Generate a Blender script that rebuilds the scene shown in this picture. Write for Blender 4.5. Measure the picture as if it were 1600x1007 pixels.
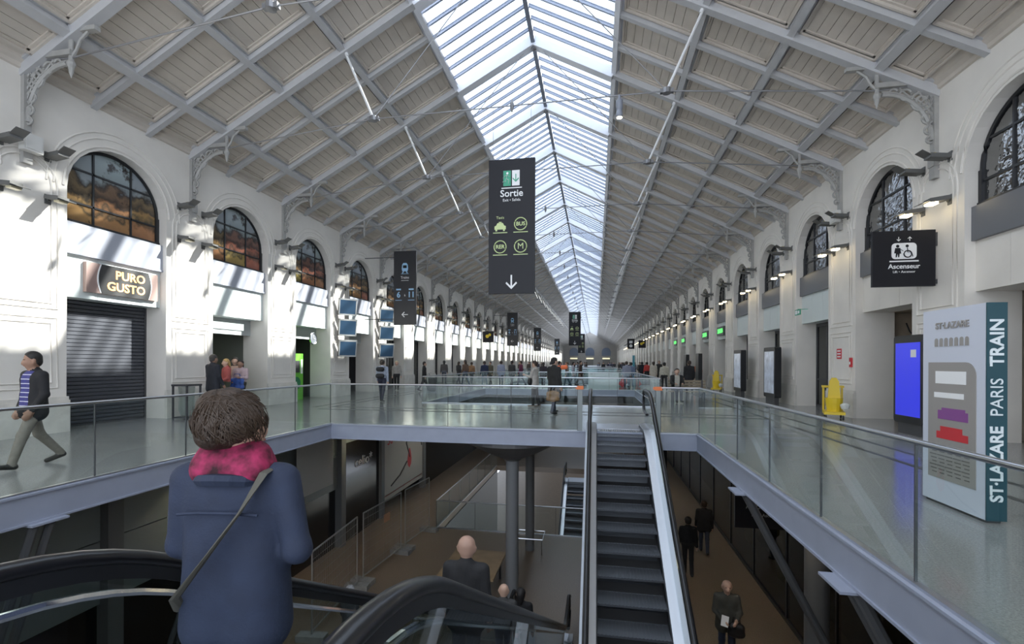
import bpy, bmesh, math, random
import numpy as np
from mathutils import Vector, Matrix, Euler
for o in list(bpy.data.objects): bpy.data.objects.remove(o)
scn = bpy.context.scene
col = scn.collection
R = math.radians
random.seed(7)
# ------------------------------------------------------------------ camera
F_PX = 730.0
cam_d = bpy.data.cameras.new('camera'); cam = bpy.data.objects.new('camera', cam_d); col.objects.link(cam)
cam_d.sensor_width = 36.0; cam_d.lens = F_PX/1600*36; cam_d.shift_y = 63.5/1600
cam_d.clip_start = .05; cam_d.clip_end = 800
YAW = math.atan(131/F_PX)
cam.matrix_world = Matrix.Translation((0,0,1.6)) @ Matrix.Rotation(YAW,4,'Z') @ Matrix.Rotation(R(90),4,'X') @ Matrix.Rotation(R(.2),4,'Z')
scn.camera = cam
# ------------------------------------------------------------------ light
w = bpy.data.worlds.new('sky'); scn.world = w; w.use_nodes = True
nt = w.node_tree; bg = nt.nodes['Background']
bg.inputs[0].default_value = (.80,.88,1.0,1); bg.inputs[1].default_value = 2.8
sun_d = bpy.data.lights.new('sun','SUN'); sun_d.energy = 18.0; sun_d.angle = R(1.0); sun_d.color = (1,.95,.87)
sun = bpy.data.objects.new('sun', sun_d); col.objects.link(sun)
tosun = Vector((1,.62,.79)).normalized()
sun.rotation_euler = tosun.to_track_quat('Z','Y').to_euler(); sun.location = (30,20,30)
scn.view_settings.view_transform = 'Standard'; scn.view_settings.look = 'None'
scn.view_settings.exposure = 0.0; scn.view_settings.gamma = 1.0; scn.view_settings.use_curve_mapping = False
try: scn.cycles.transparent_max_bounces = 24
except Exception: pass
# ------------------------------------------------------------------ materials
MATS = {}
def mat(name, c, rough=.6, metal=0, var=0, vscale=4.0, bump=0, bscale=40, emit=None, estr=1, spec=.5, coat=0):
    if name in MATS: return MATS[name]
    m = bpy.data.materials.new(name); m.use_nodes = True; n = m.node_tree.nodes; L = m.node_tree.links
    b = n['Principled BSDF']; b.inputs['Roughness'].default_value = rough; b.inputs['Metallic'].default_value = metal
    b.inputs['Specular IOR Level'].default_value = spec; b.inputs['Coat Weight'].default_value = coat
    b.inputs['Base Color'].default_value = (*c,1)
    if var:
        tc = n.new('ShaderNodeTexCoord'); no = n.new('ShaderNodeTexNoise'); no.inputs['Scale'].default_value = vscale; no.inputs['Detail'].default_value = 5
        L.new(tc.outputs['Object'], no.inputs['Vector'])
        r = n.new('ShaderNodeValToRGB'); r.color_ramp.elements[0].position = .3; r.color_ramp.elements[1].position = .7
        r.color_ramp.elements[0].color = (*[x*(1-var) for x in c],1); r.color_ramp.elements[1].color = (*[min(1,x*(1+var*.6)) for x in c],1)
        L.new(no.outputs['Fac'], r.inputs['Fac']); L.new(r.outputs['Color'], b.inputs['Base Color'])
    if bump:
        tc = n.new('ShaderNodeTexCoord'); no = n.new('ShaderNodeTexNoise'); no.inputs['Scale'].default_value = bscale
        L.new(tc.outputs['Object'], no.inputs['Vector'])
        bm_ = n.new('ShaderNodeBump'); bm_.inputs['Strength'].default_value = bump; bm_.inputs['Distance'].default_value = .01
        L.new(no.outputs['Fac'], bm_.inputs['Height']); L.new(bm_.outputs['Normal'], b.inputs['Normal'])
    if emit: b.inputs['Emission Color'].default_value = (*emit,1); b.inputs['Emission Strength'].default_value = estr
    MATS[name] = m; return m
def glassmat(name, tint, refl_ior=1.45, gloss_rough=.0, diffuse=0, dcol=(.8,.9,.9), wav=0):
    m = bpy.data.materials.new(name); m.use_nodes = True; n = m.node_tree.nodes; L = m.node_tree.links
    n.remove(n['Principled BSDF']); out = n['Material Output']
    t = n.new('ShaderNodeBsdfTransparent'); t.inputs[0].default_value = (*tint,1)
    g = n.new('ShaderNodeBsdfGlossy'); g.inputs['Roughness'].default_value = gloss_rough; g.inputs['Color'].default_value = (1,1,1,1)
    f = n.new('ShaderNodeFresnel'); f.inputs['IOR'].default_value = refl_ior
    geo = n.new('ShaderNodeNewGeometry'); fm = n.new('ShaderNodeMath'); fm.operation = 'MULTIPLY'; inv = n.new('ShaderNodeMath'); inv.operation = 'SUBTRACT'; inv.inputs[0].default_value = 1
    L.new(geo.outputs['Backfacing'], inv.inputs[1]); L.new(f.outputs[0], fm.inputs[0]); L.new(inv.outputs[0], fm.inputs[1])
    mx = n.new('ShaderNodeMixShader'); L.new(fm.outputs[0], mx.inputs[0]); L.new(t.outputs[0], mx.inputs[1]); L.new(g.outputs[0], mx.inputs[2])
    last = mx
    if wav:
        tc = n.new('ShaderNodeTexCoord'); no = n.new('ShaderNodeTexNoise'); no.inputs['Scale'].default_value = 5
        L.new(tc.outputs['Object'], no.inputs['Vector']); bm_ = n.new('ShaderNodeBump'); bm_.inputs['Strength'].default_value = wav; bm_.inputs['Distance'].default_value = .02
        L.new(no.outputs['Fac'], bm_.inputs['Height']); L.new(bm_.outputs['Normal'], g.inputs['Normal'])
    if diffuse:
        d = n.new('ShaderNodeBsdfTranslucent'); d.inputs[0].default_value = (*dcol,1)
        m2 = n.new('ShaderNodeMixShader'); m2.inputs[0].default_value = diffuse
        L.new(mx.outputs[0], m2.inputs[1]); L.new(d.outputs[0], m2.inputs[2]); last = m2
    L.new(last.outputs[0], out.inputs[0]); MATS[name] = m; return m
def floormat(name, c1, c2, scale, rough):
    m = bpy.data.materials.new(name); m.use_nodes = True; n = m.node_tree.nodes; L = m.node_tree.links
    b = n['Principled BSDF']; b.inputs['Roughness'].default_value = rough
    tc = n.new('ShaderNodeTexCoord'); a = n.new('ShaderNodeTexNoise'); a.inputs['Scale'].default_value = scale; a.inputs['Detail'].default_value = 8; a.inputs['Roughness'].default_value=.8
    a2 = n.new('ShaderNodeTexNoise'); a2.inputs['Scale'].default_value = .35; a2.inputs['Detail'].default_value = 3
    L.new(tc.outputs['Object'], a.inputs['Vector']); L.new(tc.outputs['Object'], a2.inputs['Vector'])
    r = n.new('ShaderNodeValToRGB'); r.color_ramp.elements[0].color = (*c1,1); r.color_ramp.elements[1].color = (*c2,1)
    r.color_ramp.elements[0].position = .35; r.color_ramp.elements[1].position = .65
    mx = n.new('ShaderNodeMix'); mx.data_type='RGBA'; mx.blend_type='MULTIPLY'; mx.inputs[0].default_value=.35
    L.new(a.outputs['Fac'], r.inputs['Fac']); L.new(r.outputs['Color'], mx.inputs[6]); L.new(a2.outputs['Color'], mx.inputs[7]); 
    sep = n.new('ShaderNodeRGBToBW'); L.new(a2.outputs['Color'], sep.inputs[0]); L.new(sep.outputs[0], mx.inputs[7])
    L.new(mx.outputs[2], b.inputs['Base Color'])
    # slab joints every 2 m as fine relief
    MATS[name] = m; return m
STONE = mat('stone_cream', (.80,.76,.70), .7, var=.06, vscale=1.2, bump=.15, bscale=60)
STONE2 = mat('stone_plinth', (.70,.67,.61), .7, var=.12, vscale=3, bump=.2)
CEILP = mat('painted_board', (.66,.60,.53), .7, var=.07, vscale=2)
CEILB = mat('painted_beam', (.56,.56,.57), .55, var=.04)
IRON = mat('grey_iron', (.40,.39,.37), .5, var=.1, vscale=8)
WHITEB = mat('white_beam', (.78,.79,.83), .5)
BAR = mat('glazing_bar', (.36,.40,.50), .4)
ROD = mat('steel_rod', (.30,.30,.31), .4, metal=.6)
GALV = mat('white_strut', (.82,.82,.82), .4)
BLACK = mat('black_paint', (.018,.019,.022), .35)
SIGNBLK = mat('sign_black', (.016,.016,.02), .4, spec=.25)
DARK = mat('dark_grey', (.06,.06,.065), .4)
LAMPG = mat('lamp_grey', (.13,.13,.125), .45)
STEEL = mat('brushed_steel', (.62,.63,.66), .28, metal=1)
CHROME = mat('chrome', (.85,.86,.88), .12, metal=1)
BEAM = mat('blue_grey_beam', (.33,.36,.45), .45, var=.05)
WHITE = mat('white_print', (.88,.88,.88), .5)
FLOOR = floormat('terrazzo', (.22,.22,.22), (.47,.47,.455), 55, .15)
FLOORL = floormat('lower_floor', (.20,.145,.10), (.31,.23,.16), 30, .35)
STRIP = mat('dark_strip', (.10,.10,.10), .5)
RUB = mat('rubber_handrail', (.012,.012,.014), .28, spec=.6)
STEPM = mat('step_metal', (.16,.17,.19), .42, metal=.7, bump=.3, bscale=120)
GLASS = glassmat('rail_glass', (.93,.965,.955), 1.5)
GLASSD = glassmat('escalator_glass', (.70,.76,.77), 1.5)
SKYG = glassmat('skylight_glass', (.92,.95,.97), 1.45, .05)
WING = glassmat('window_glass', (.35,.36,.36), 3.4, .02, wav=1.5)
SHOPG = glassmat('shop_glass', (.45,.48,.48), 1.6)
YEL = mat('yellow_plastic', (.80,.58,.03), .4)
ORANGE = mat('orange_cap', (.75,.20,.06), .5)
PANELSUN = mat('spandrel_panel', (.42,.44,.50), .4)  # left wall panels; sunlight is put into this lighter colour
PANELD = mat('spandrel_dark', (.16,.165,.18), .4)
LINT = mat('lintel_panel', (.70,.76,.75), .35)
BROWNST = mat('brown_stone', (.42,.35,.27), .6, var=.12)
WOOD = mat('bench_wood', (.28,.23,.16), .6, var=.2, vscale=10)
GREEN = mat('green_panel', (.16,.55,.05), .4)
GREENE = mat('green_lit', (.1,.6,.12), .4, emit=(.15,.9,.2), estr=1.2)
WARM = mat('lamp_lens', (1,.9,.7), .4, emit=(1,.82,.5), estr=14)
SIGNY = mat('sign_yellow_green', (.62,.72,.35), .5)
SIGNBLUE = mat('sign_light_blue', (.36,.60,.85), .5)
SIGNG = mat('sign_exit_green', (.06,.36,.22), .5)
SCREENB = mat('blue_screen', (.02,.03,.5), .3, emit=(.05,.06,.85), estr=.55)
SCREENP = mat('monitor_screen', (.05,.10,.17), .2, emit=(.12,.25,.42), estr=.06)
SCREENW = mat('poster_screen', (.3,.35,.42), .2, var=.6, vscale=3, emit=(.4,.45,.55), estr=.35)
TEAL = mat('teal_side', (.012,.06,.08), .4)
TOTEMW = mat('totem_white', (.62,.65,.74), .35)
MAPG = mat('map_grey', (.33,.31,.29), .5)
PURPLE = mat('map_purple', (.25,.08,.28), .5)
RED = mat('red_print', (.60,.04,.05), .5)
SHUT = mat('shutter_grey', (.085,.09,.105), .45, metal=.3)
CONC = mat('concrete', (.30,.29,.27), .85, var=.2)
# ------------------------------------------------------------------ mesh helpers
class MB:
    def __init__(s): s.v=[]; s.f=[]; s.mi=[]
    def add(s, vs, fs, m=0):
        o=len(s.v); s.v+= [tuple(v) for v in vs]; s.f += [tuple(i+o for i in f) for f in fs]; s.mi += [m]*len(fs); return s
    def box(s, x0,x1,y0,y1,z0,z1, m=0, M=None):
        vs=[(x,y,z) for z in (z0,z1) for y in (y0,y1) for x in (x0,x1)]
        if M is not None: vs=[M@Vector(v) for v in vs]
        return s.add(vs, [(0,2,3,1),(4,5,7,6),(0,1,5,4),(2,6,7,3),(0,4,6,2),(1,3,7,5)], m)
    def prism(s, poly, axis, a0, a1, m=0):   # poly 2d; axis 'x' -> (y,z), 'y' -> (x,z), 'z' -> (x,y)
        n=len(poly)
        def P(p,a): return {'x':(a,p[0],p[1]),'y':(p[0],a,p[1]),'z':(p[0],p[1],a)}[axis]
        vs=[P(p,a0) for p in poly]+[P(p,a1) for p in poly]
        fs=[tuple(range(n))[::-1], tuple(range(n,2*n))]+[(i,(i+1)%n,(i+1)%n+n,i+n) for i in range(n)]
        return s.add(vs,fs,m)
    def tube(s, pts, r, seg=8, m=0, closed=False, flat=1.0, r2=None):
        pts=[Vector(p) for p in pts]; n=len(pts); vs=[]; fs=[]
        for i,p in enumerate(pts):
            a=pts[i-1] if (i>0 or closed) else p; b=pts[(i+1)%n] if (i<n-1 or closed) else p
            t=(b-a).normalized(); up=Vector((0,0,1)) if abs(t.z)<.95 else Vector((1,0,0))
            u=t.cross(up).normalized(); w_=u.cross(t).normalized()
            rr = r if r2 is None else r+(r2-r)*i/(n-1)
            for k in range(seg):
                an=2*math.pi*k/seg; vs.append(p+u*(rr*math.cos(an))+w_*(rr*flat*math.sin(an)))
        for i in range(n if closed else n-1):
            for k in range(seg):
                j=(i+1)%n; fs.append((i*seg+k,i*seg+(k+1)%seg,j*seg+(k+1)%seg,j*seg+k))
        if not closed: fs += [tuple(range(seg))[::-1], tuple((n-1)*seg+k for k in range(seg))]
        return s.add(vs,fs,m)
    def lathe(s, prof, cx,cy, seg=20, m=0):
        vs=[];n=len(prof)
        for r,z in prof:
            for k in range(seg): a=2*math.pi*k/seg; vs.append((cx+r*math.cos(a),cy+r*math.sin(a),z))
        fs=[(i*seg+k,i*seg+(k+1)%seg,(i+1)*seg+(k+1)%seg,(i+1)*seg+k) for i in range(n-1) for k in range(seg)]
        fs += [tuple(range(seg))[::-1], tuple((n-1)*seg+k for k in range(seg))]
        return s.add(vs,fs,m)
    def disc(s, c, r, axis, seg=20, m=0, r0=0):
        pts=[(math.cos(2*math.pi*k/seg),math.sin(2*math.pi*k/seg)) for k in range(seg)]
        def P(a,b): return {'x':(c[0],c[1]+a,c[2]+b),'y':(c[0]+a,c[1],c[2]+b),'z':(c[0]+a,c[1]+b,c[2])}[axis]
        if r0==0: return s.add([P(r*a,r*b) for a,b in pts],[tuple(range(seg))],m)
        return s.add([P(r*a,r*b) for a,b in pts]+[P(r0*a,r0*b) for a,b in pts],[(k,(k+1)%seg,(k+1)%seg+seg,k+seg) for k in range(seg)],m)
    def mesh(s, name, mats):
        me=bpy.data.meshes.new(name); me.from_pydata(s.v,[],s.f)
        for m in (mats if isinstance(mats,(list,tuple)) else [mats]): me.materials.append(m)
        me.polygons.foreach_set('material_index', s.mi)
        bm=bmesh.new(); bm.from_mesh(me); bmesh.ops.recalc_face_normals(bm,faces=bm.faces); bm.to_mesh(me); bm.free(); me.update(); return me
    def build(s, name, mats, parent=None, smooth=False, **k):
        me=s.mesh(name,mats)
        if smooth: shade(me)
        return link(name, me, parent, **k)
def shade(me, ang=40):
    me.polygons.foreach_set('use_smooth',[True]*len(me.polygons))
    try: me.set_sharp_from_angle(angle=R(ang))
    except Exception: pass
def link(name, me, parent=None, loc=None, rot=None, scale=None):
    o=bpy.data.objects.new(name, me); col.objects.link(o)
    if parent: o.parent=parent
    if loc: o.location=loc
    if rot: o.rotation_euler=rot
    if scale: o.scale=scale
    return o
def empty(name, loc=(0,0,0), rz=0):
    o=bpy.data.objects.new(name,None); col.objects.link(o); o.location=loc; o.rotation_euler=(0,0,rz); o.empty_display_size=.2; return o
def tag(o, label=None, cat=None, group=None, kind=None):
    if label: o['label']=label
    if cat: o['category']=cat
    if group: o['group']=group
    if kind: o['kind']=kind
    return o
def copy_tree(o, parent=None):
    c=o.copy(); col.objects.link(c); c.parent=parent
    for ch in list(o.children): copy_tree(ch,c)
    return c
def regroup(o, part, keep=()):
    b=[c for c in o.children if c.name.split('.')[0]==part][0]
    for c in list(o.children):
        if c is not b and c.name.split('.')[0] not in keep: c.parent=b
ORD=['first','second','third','fourth','fifth','sixth','seventh','eighth','ninth','tenth','eleventh','twelfth','thirteenth','fourteenth','fifteenth','sixteenth','seventeenth','eighteenth','nineteenth','twentieth','twenty-first','twenty-second','twenty-third','twenty-fourth','twenty-fifth','twenty-sixth','twenty-seventh','twenty-eighth']
def text(body, size, M, m, parent, name='lettering', ext=.004, align='CENTER', bold=0, sx=1):
    cu=bpy.data.curves.new('t','FONT'); cu.body=body; cu.size=size; cu.extrude=ext; cu.align_x=align; cu.align_y='CENTER'; cu.offset=bold; cu.resolution_u=3
    o=bpy.data.objects.new('t',cu); col.objects.link(o)
    dg=bpy.context.evaluated_depsgraph_get(); me=bpy.data.meshes.new_from_object(o.evaluated_get(dg)); bpy.data.objects.remove(o)
    me.transform(Matrix.Diagonal((sx,1,1,1))); me.transform(M); me.materials.clear(); me.materials.append(m)
    return link(name, me, parent)
# text matrices: text plane facing -Y (towards camera), facing +X (on left wall), facing -X (right wall)
def FY(x,y,z): return Matrix.Translation((x,y,z)) @ Matrix.Rotation(R(90),4,'X')
def FXp(x,y,z): return Matrix.Translation((x,y,z)) @ Matrix.Rotation(R(90),4,'Z') @ Matrix.Rotation(R(90),4,'X')
def FXm(x,y,z): return Matrix.Translation((x,y,z)) @ Matrix.Rotation(R(-90),4,'Z') @ Matrix.Rotation(R(90),4,'X')
# ------------------------------------------------------------------ hall layout (metres; X across, Y along the hall, floor at 0)
XC=-2.175; HW=9.675; PITCH=4.12; P0=11.98; NB=39; PW=.81
def Yp(k): return P0+PITCH*k
YEND=Yp(NB)+1.2; YBEG=-6.0
OL,OR_=-6.71,2.27                     # sides of the floor openings
OPEN=[(1.0,11.0)]+[(17.5+17.0*i, 28.0+17.0*i) for i in range(8)]
LZ=-4.7                               # lower level
# floor of the concourse
b=MB()
ys=[YBEG]+[y for o in OPEN for y in o]+[YEND+1]
TH=.34
b.box(XC-HW-5, OL, YBEG, YEND+1, -TH, 0); b.box(OR_, XC+HW+5, YBEG, YEND+1, -TH, 0)
for i in range(0,len(ys),2): b.box(OL, OR_, ys[i], ys[i+1], -TH, 0)
floor=tag(b.build('floor', FLOOR), kind='structure')
def strip(x0,x1,y0,y1): MB().box(x0,x1,y0,y1,-.004,.003).build('floor_strip', STRIP, floor)
for x in (-9.9,-9.3, 4.85,5.45): strip(x,x+.11, 3 if x>0 else 15.1, 150)
for i,(a,bb) in enumerate(OPEN[:5]):
    y=bb+4.0
    for d in (0,.8): strip(-9.3,4.9,y+d-.55,y+d-.40)
# edge beams round the openings
for i,(a,bb) in enumerate(OPEN):
    for (x0,x1,y0,y1) in ((OL-.02,OL+.05,a,bb),(OR_-.05,OR_+.02,a,bb),(OL,OR_,bb-.05,bb+.02),(OL,OR_,a-.02,a+.05)):
        MB().box(x0,x1,y0,y1,-.335,-.012).box(x0-.02,x1+.02,y0-.02,y1+.02,-.36,-.335).box(x0-.02,x1+.02,y0-.02,y1+.02,-.012,.012).build('edge_beam', BEAM, floor)
# ---------------- walls
def wall_side(s):
    X=lambda d: XC+s*(HW+d)
    b=MB(); D=.72; TOP=8.4; SP=5.58; n=14
    def quad(a,b_,c,d): 
        b.add([a,b_,c,d],[(0,1,2,3)])
    for k in range(-4,NB+1):
        y0=Yp(k)-PW; y1=Yp(k)+PW
        quad((X(0),y0,0),(X(0),y1,0),(X(0),y1,TOP),(X(0),y0,TOP))
        if k==NB: continue
        a=y1; e=Yp(k+1)-PW; r=(e-a)/2; c=(a+e)/2
        pts=[(a,0)]+[(c-r*math.cos(math.pi*i/n), SP+r*math.sin(math.pi*i/n)) for i in range(n+1)]+[(e,0)]
        for i in range(1,len(pts)-2):
            p,q=pts[i],pts[i+1]; quad((X(0),p[0],p[1]),(X(0),q[0],q[1]),(X(0),q[0],TOP),(X(0),p[0],TOP))
        for p,q in zip(pts[:-1],pts[1:]): quad((X(0),p[0],p[1]),(X(D),p[0],p[1]),(X(D),q[0],q[1]),(X(0),q[0],q[1]))
        for yy,ds in ((a,-.25),(e,.25)):   # jambs run on behind the front
            quad((X(D),yy,0),(X(D+.3),yy,0),(X(D+.3),yy,7),(X(D),yy,7))
    # outer skin
    quad((X(5),YBEG,-.3),(X(5),YEND,-.3),(X(5),YEND,9),(X(5),YBEG,9))
    quad((X(0),YBEG,TOP),(X(5),YBEG,TOP),(X(5),YEND,TOP),(X(0),YEND,TOP))
    quad((X(0),YBEG,0),(X(0),Yp(-4)-PW,0),(X(0),Yp(-4)-PW,TOP),(X(0),YBEG,TOP))
    return tag(b.build('wall_left' if s<0 else 'wall_right', STONE), kind='structure')
WALL={-1:wall_side(-1), 1:wall_side(1)}
def frame_side(s, y, d=0, z=0):   # placement on a wall: local x = along hall to the right of a viewer facing the wall, local -y = out of the wall
    return dict(loc=(XC+s*(HW+d), y, z), rot=(0,0,R(90) if s<0 else R(-90)))
# shared wall meshes, local frame: x right, y into the wall, z up
pl=MB().box(-PW-.03,PW+.03,-.07,.02,0,.72).box(-PW-.02,PW+.02,-.045,.02,.72,.80).mesh('plinth',STONE2)
pm=MB()
def mould_loop(b,pts,r=.022): b.tube(pts,r,6,closed=True)
def rect(x0,x1,z0,z1): return [(x0,-.004,z0),(x1,-.004,z0),(x1,-.004,z1),(x0,-.004,z1)]
for q in (.62,.50): mould_loop(pm, rect(-q,q,1.0+.62-q,2.55-.62+q))
for q in (.62,.50):
    mould_loop(pm,[(-q,-.004,2.75+.62-q),(q,-.004,2.75+.62-q)]+[(q*math.cos(a),-.004,5.45+q*math.sin(a)) for a in [math.pi*i/10 for i in range(11)]])
pmm=pm.mesh('panel_moulding',STONE)
ar=MB()
for rr,t in ((1.33,.03),(1.52,.022),(1.66,.022)):
    pts=[(rr*math.cos(math.pi*i/22),-.002,5.58+rr*math.sin(math.pi*i/22)) for i in range(23)]
    ar.tube(pts,t,6)
arm=ar.mesh('archivolt',STONE)
# bracket of cast iron, local frame as above; spans z 6.25..8.0 and 1.2 m out
def bracket_mesh():
    b=MB(); t=.05
    b.box(-.07,.07,-.09,0,6.25,8.0); b.box(-.07,.07,-1.25,0,7.88,7.99)
    b.box(-.10,.10,-.12,.0,6.02,6.3); b.box(-.085,.085,-.10,.0,5.75,6.02)
    cx,cz,rr=-1.08,6.62,1.0
    arc=[(0,-1.08+1.0*math.cos(a)-.02,6.62+1.12*math.sin(a)) for a in [math.pi/2*i/12 for i in range(13)]]
    b.tube(arc,.05,6); b.tube([(0,p[1]+.10 if p[1]>-.6 else p[1],p[2]+.06) for p in arc],.02,5)
    def ring(y,z,r,th=.028): b.tube([(0,y+r*math.cos(2*math.pi*i/16),z+r*math.sin(2*math.pi*i/16)) for i in range(16)],th,6,closed=True)
    ring(-.30,7.52,.21); ring(-.30,7.52,.11,.03); ring(-.17,7.13,.12); ring(-.15,6.86,.09); ring(-.13,6.64,.07); ring(-.62,7.70,.12); ring(-.86,7.77,.08)
    for (y0,z0,y1,z1) in ((-.06,7.3,-.45,7.85),(-.45,7.35,-.06,7.75),(-.07,6.75,-.22,7.05),(-.5,7.6,-.75,7.85)): b.tube([(0,y0,z0),(0,y1,z1)],.022,5)
    b.lathe([(.0,7.42),(.02,7.48),(.04,7.54),(.05,7.64),(.075,7.69),(.075,7.74),(.045,7.80),(.045,8.25)],0,-1.2,10)
    b.tube([(0,-1.2,7.85),(0,-1.32,7.98),(0,-1.42,8.18),(0,-1.62,8.34)],.03,6)
    b.box(-.06,.06,-1.85,-1.0,8.33,8.42)
    return b.mesh('bracket',IRON)
brm=bracket_mesh()
KS=range(-2,NB)
for s in (-1,1):
    for k in KS:
        W=WALL[s]; y=Yp(k)
        link('plinth',pl,W,**frame_side(s,y)); link('bracket',brm,W,**frame_side(s,y))
        if k<22:
            link('panel_moulding',pmm,W,**frame_side(s,y)); link('archivolt',arm,W,**frame_side(s,y-PITCH/2))
# cornices
for s,nm in ((-1,'trim_1'),(1,'trim_2')):
    prof=[(0,7.70),(-.05,7.72),(-.06,7.80),(-.14,7.86),(-.16,7.93),(-.30,8.0),(-.34,8.10),(-.36,8.3),(.1,8.3),(.1,7.70)]
    b=MB(); b.prism([(XC+s*(HW+d),z) for d,z in prof],'y',YBEG,YEND); tag(b.build(nm,CEILP),kind='structure')
# ---------------- windows with mullions, spandrels, lintels
def printmat():
    m=bpy.data.materials.new('window_print'); m.use_nodes=True; n=m.node_tree.nodes; L=m.node_tree.links; b=n['Principled BSDF']; b.inputs['Roughness'].default_value=.15
    tc=n.new('ShaderNodeTexCoord'); oi=n.new('ShaderNodeObjectInfo')
    sep=n.new('ShaderNodeSeparateXYZ'); L.new(tc.outputs['Object'],sep.inputs[0])
    no=n.new('ShaderNodeTexNoise'); no.inputs['Scale'].default_value=2.2; no.inputs['Detail'].default_value=6
    L.new(tc.outputs['Object'],no.inputs['Vector'])
    ma=n.new('ShaderNodeMath'); ma.operation='MULTIPLY_ADD'; ma.inputs[1].default_value=.55; L.new(no.outputs['Fac'],ma.inputs[0]); 
    zz=n.new('ShaderNodeMapRange'); zz.inputs[1].default_value=4.85; zz.inputs[2].default_value=6.9; zz.inputs[3].default_value=-.27; zz.inputs[4].default_value=.73
    L.new(sep.outputs[2],zz.inputs[0]); L.new(zz.outputs[0],ma.inputs[2])
    r=n.new('ShaderNodeValToRGB'); e=r.color_ramp.elements; e[0].position=0; e[0].color=(.30,.16,.08,1); e[1].position=1; e[1].color=(.30,.36,.38,1)
    for p,c in ((.18,(.42,.22,.10)),(.25,(.10,.075,.05)),(.32,(.36,.19,.09)),(.38,(.07,.055,.045)),(.50,(.20,.13,.08)),(.56,(.06,.05,.045)),(.63,(.28,.32,.33))):
        q=e.new(p); q.color=(*c,1)
    L.new(ma.outputs[0],r.inputs['Fac'])
    # dark tree masses
    n2=n.new('ShaderNodeTexNoise'); n2.inputs['Scale'].default_value=1.3; n2.inputs['Detail'].default_value=8; n2.inputs['Roughness'].default_value=.7; L.new(tc.outputs['Object'],n2.inputs['Vector'])
    r2=n.new('ShaderNodeValToRGB'); r2.color_ramp.elements[0].position=.56; r2.color_ramp.elements[1].position=.62
    L.new(n2.outputs['Fac'],r2.inputs['Fac'])
    mx=n.new('ShaderNodeMix'); mx.data_type='RGBA'; L.new(r2.outputs['Color'],mx.inputs[0]); L.new(r.outputs['Color'],mx.inputs[6]); mx.inputs[7].default_value=(.035,.03,.025,1)
    hs=n.new('ShaderNodeHueSaturation'); L.new(mx.outputs[2],hs.inputs['Color'])
    mr=n.new('ShaderNodeMapRange'); mr.inputs[3].default_value=.46; mr.inputs[4].default_value=.56; L.new(oi.outputs['Random'],mr.inputs[0]); L.new(mr.outputs[0],hs.inputs['Hue'])
    L.new(hs.outputs[0],b.inputs['Base Color']); MATS['print']=m; return m
PRINT=printmat()
WINR=mat('window_dark_back',(.10,.085,.07),.5,var=.5,vscale=2)
HWD=1.25; WZ0=4.87; WSP=5.58
def arch_z(x): return WSP+math.sqrt(max(0,HWD*HWD-x*x))
colsx=[-1.25,-.47,.47,1.25]; rowsz=[WZ0,5.36,6.16,6.9]
def pane_poly(xa,xb,za,zb):
    xs=[xa+(xb-xa)*i/10 for i in range(11)]; top=[(x,min(zb,arch_z(x))) for x in xs if min(zb,arch_z(x))>za+.01]
    if len(top)<2: return None
    return [(top[0][0],za),(top[-1][0],za)]+top[::-1]
PANES=[p for i in range(3) for j in range(3) for p in [pane_poly(colsx[i]+.02,colsx[i+1]-.02,rowsz[j]+.02,rowsz[j+1]-.02)] if p]
pane_l=[MB().prism(p,'y',.30,.315).mesh('pane',PRINT) for p in PANES]
pane_r=[MB().prism(p,'y',.30,.315).mesh('pane',WING) for p in PANES]
def allpanes(m):
    b=MB(); [b.prism(p,'y',.30,.315) for p in PANES]; return b.mesh('glazing',m)
ap_l,ap_r=allpanes(PRINT),allpanes(WING)
fr=MB()
outl=[(1.21*math.cos(math.pi*i/24),.29,WSP+1.21*math.sin(math.pi*i/24)) for i in range(25)]
fr.tube(outl,.045,6)
for x in (-1.21,1.21): fr.box(x-.045,x+.045,.24,.34,WZ0,WSP)
fr.box(-1.25,1.25,.22,.36,WZ0-.03,WZ0+.05)
for x in (-.47,.47): fr.box(x-.022,x+.022,.27,.33,WZ0,arch_z(x))
for z in (5.36,6.16): 
    q=math.sqrt(HWD**2-max(0,z-WSP)**2); fr.box(-q,q,.27,.33,z-.022,z+.022)
frm=fr.mesh('window_frame',BLACK)
backm=MB().prism([(-1.25,WZ0)]+[(1.25,WZ0)]+[(1.25*math.cos(math.pi*i/16),WSP+1.25*math.sin(math.pi*i/16)) for i in range(17)],'y',.62,.70).mesh('window_back',WINR)
spl=MB().box(-1.25,1.25,.12,.95,4.14,4.84).box(-1.25,1.25,.10,.2,4.10,4.15).mesh('spandrel_panel',PANELSUN)
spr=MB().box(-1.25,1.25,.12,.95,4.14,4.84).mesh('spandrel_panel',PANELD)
def lintelm(m):
    b=MB()
    for i in range(3): b.box(-1.25+i*.834,-1.25+(i+1)*.834-.008,.2,.3,3.1,4.10)
    b.box(-1.25,1.25,.21,1.0,3.1,4.14); return b.mesh('lintel_panel',m)
lil=lintelm(LINT); lir=lintelm(LINT); lis=lintelm(STONE)
wn=0
for s in (-1,1):
    for k in range(-1,NB):
        yc=Yp(k)-PITCH/2; fs=frame_side(s,yc); wn+=1
        o=tag(link('window_%d'%wn,frm,None,**fs),kind='structure')
        if k<9:
            for pm_ in (pane_l if s<0 else pane_r): link('pane',pm_,o)
        else: link('glazing',ap_l if s<0 else ap_r,o)
        link('window_back',backm,o)
        link('spandrel_panel',spl if s<0 else spr,WALL[s],**fs)
        link('lintel_panel',lil if s<0 else (lis if k<=1 else lir),WALL[s],**fs)
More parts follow.
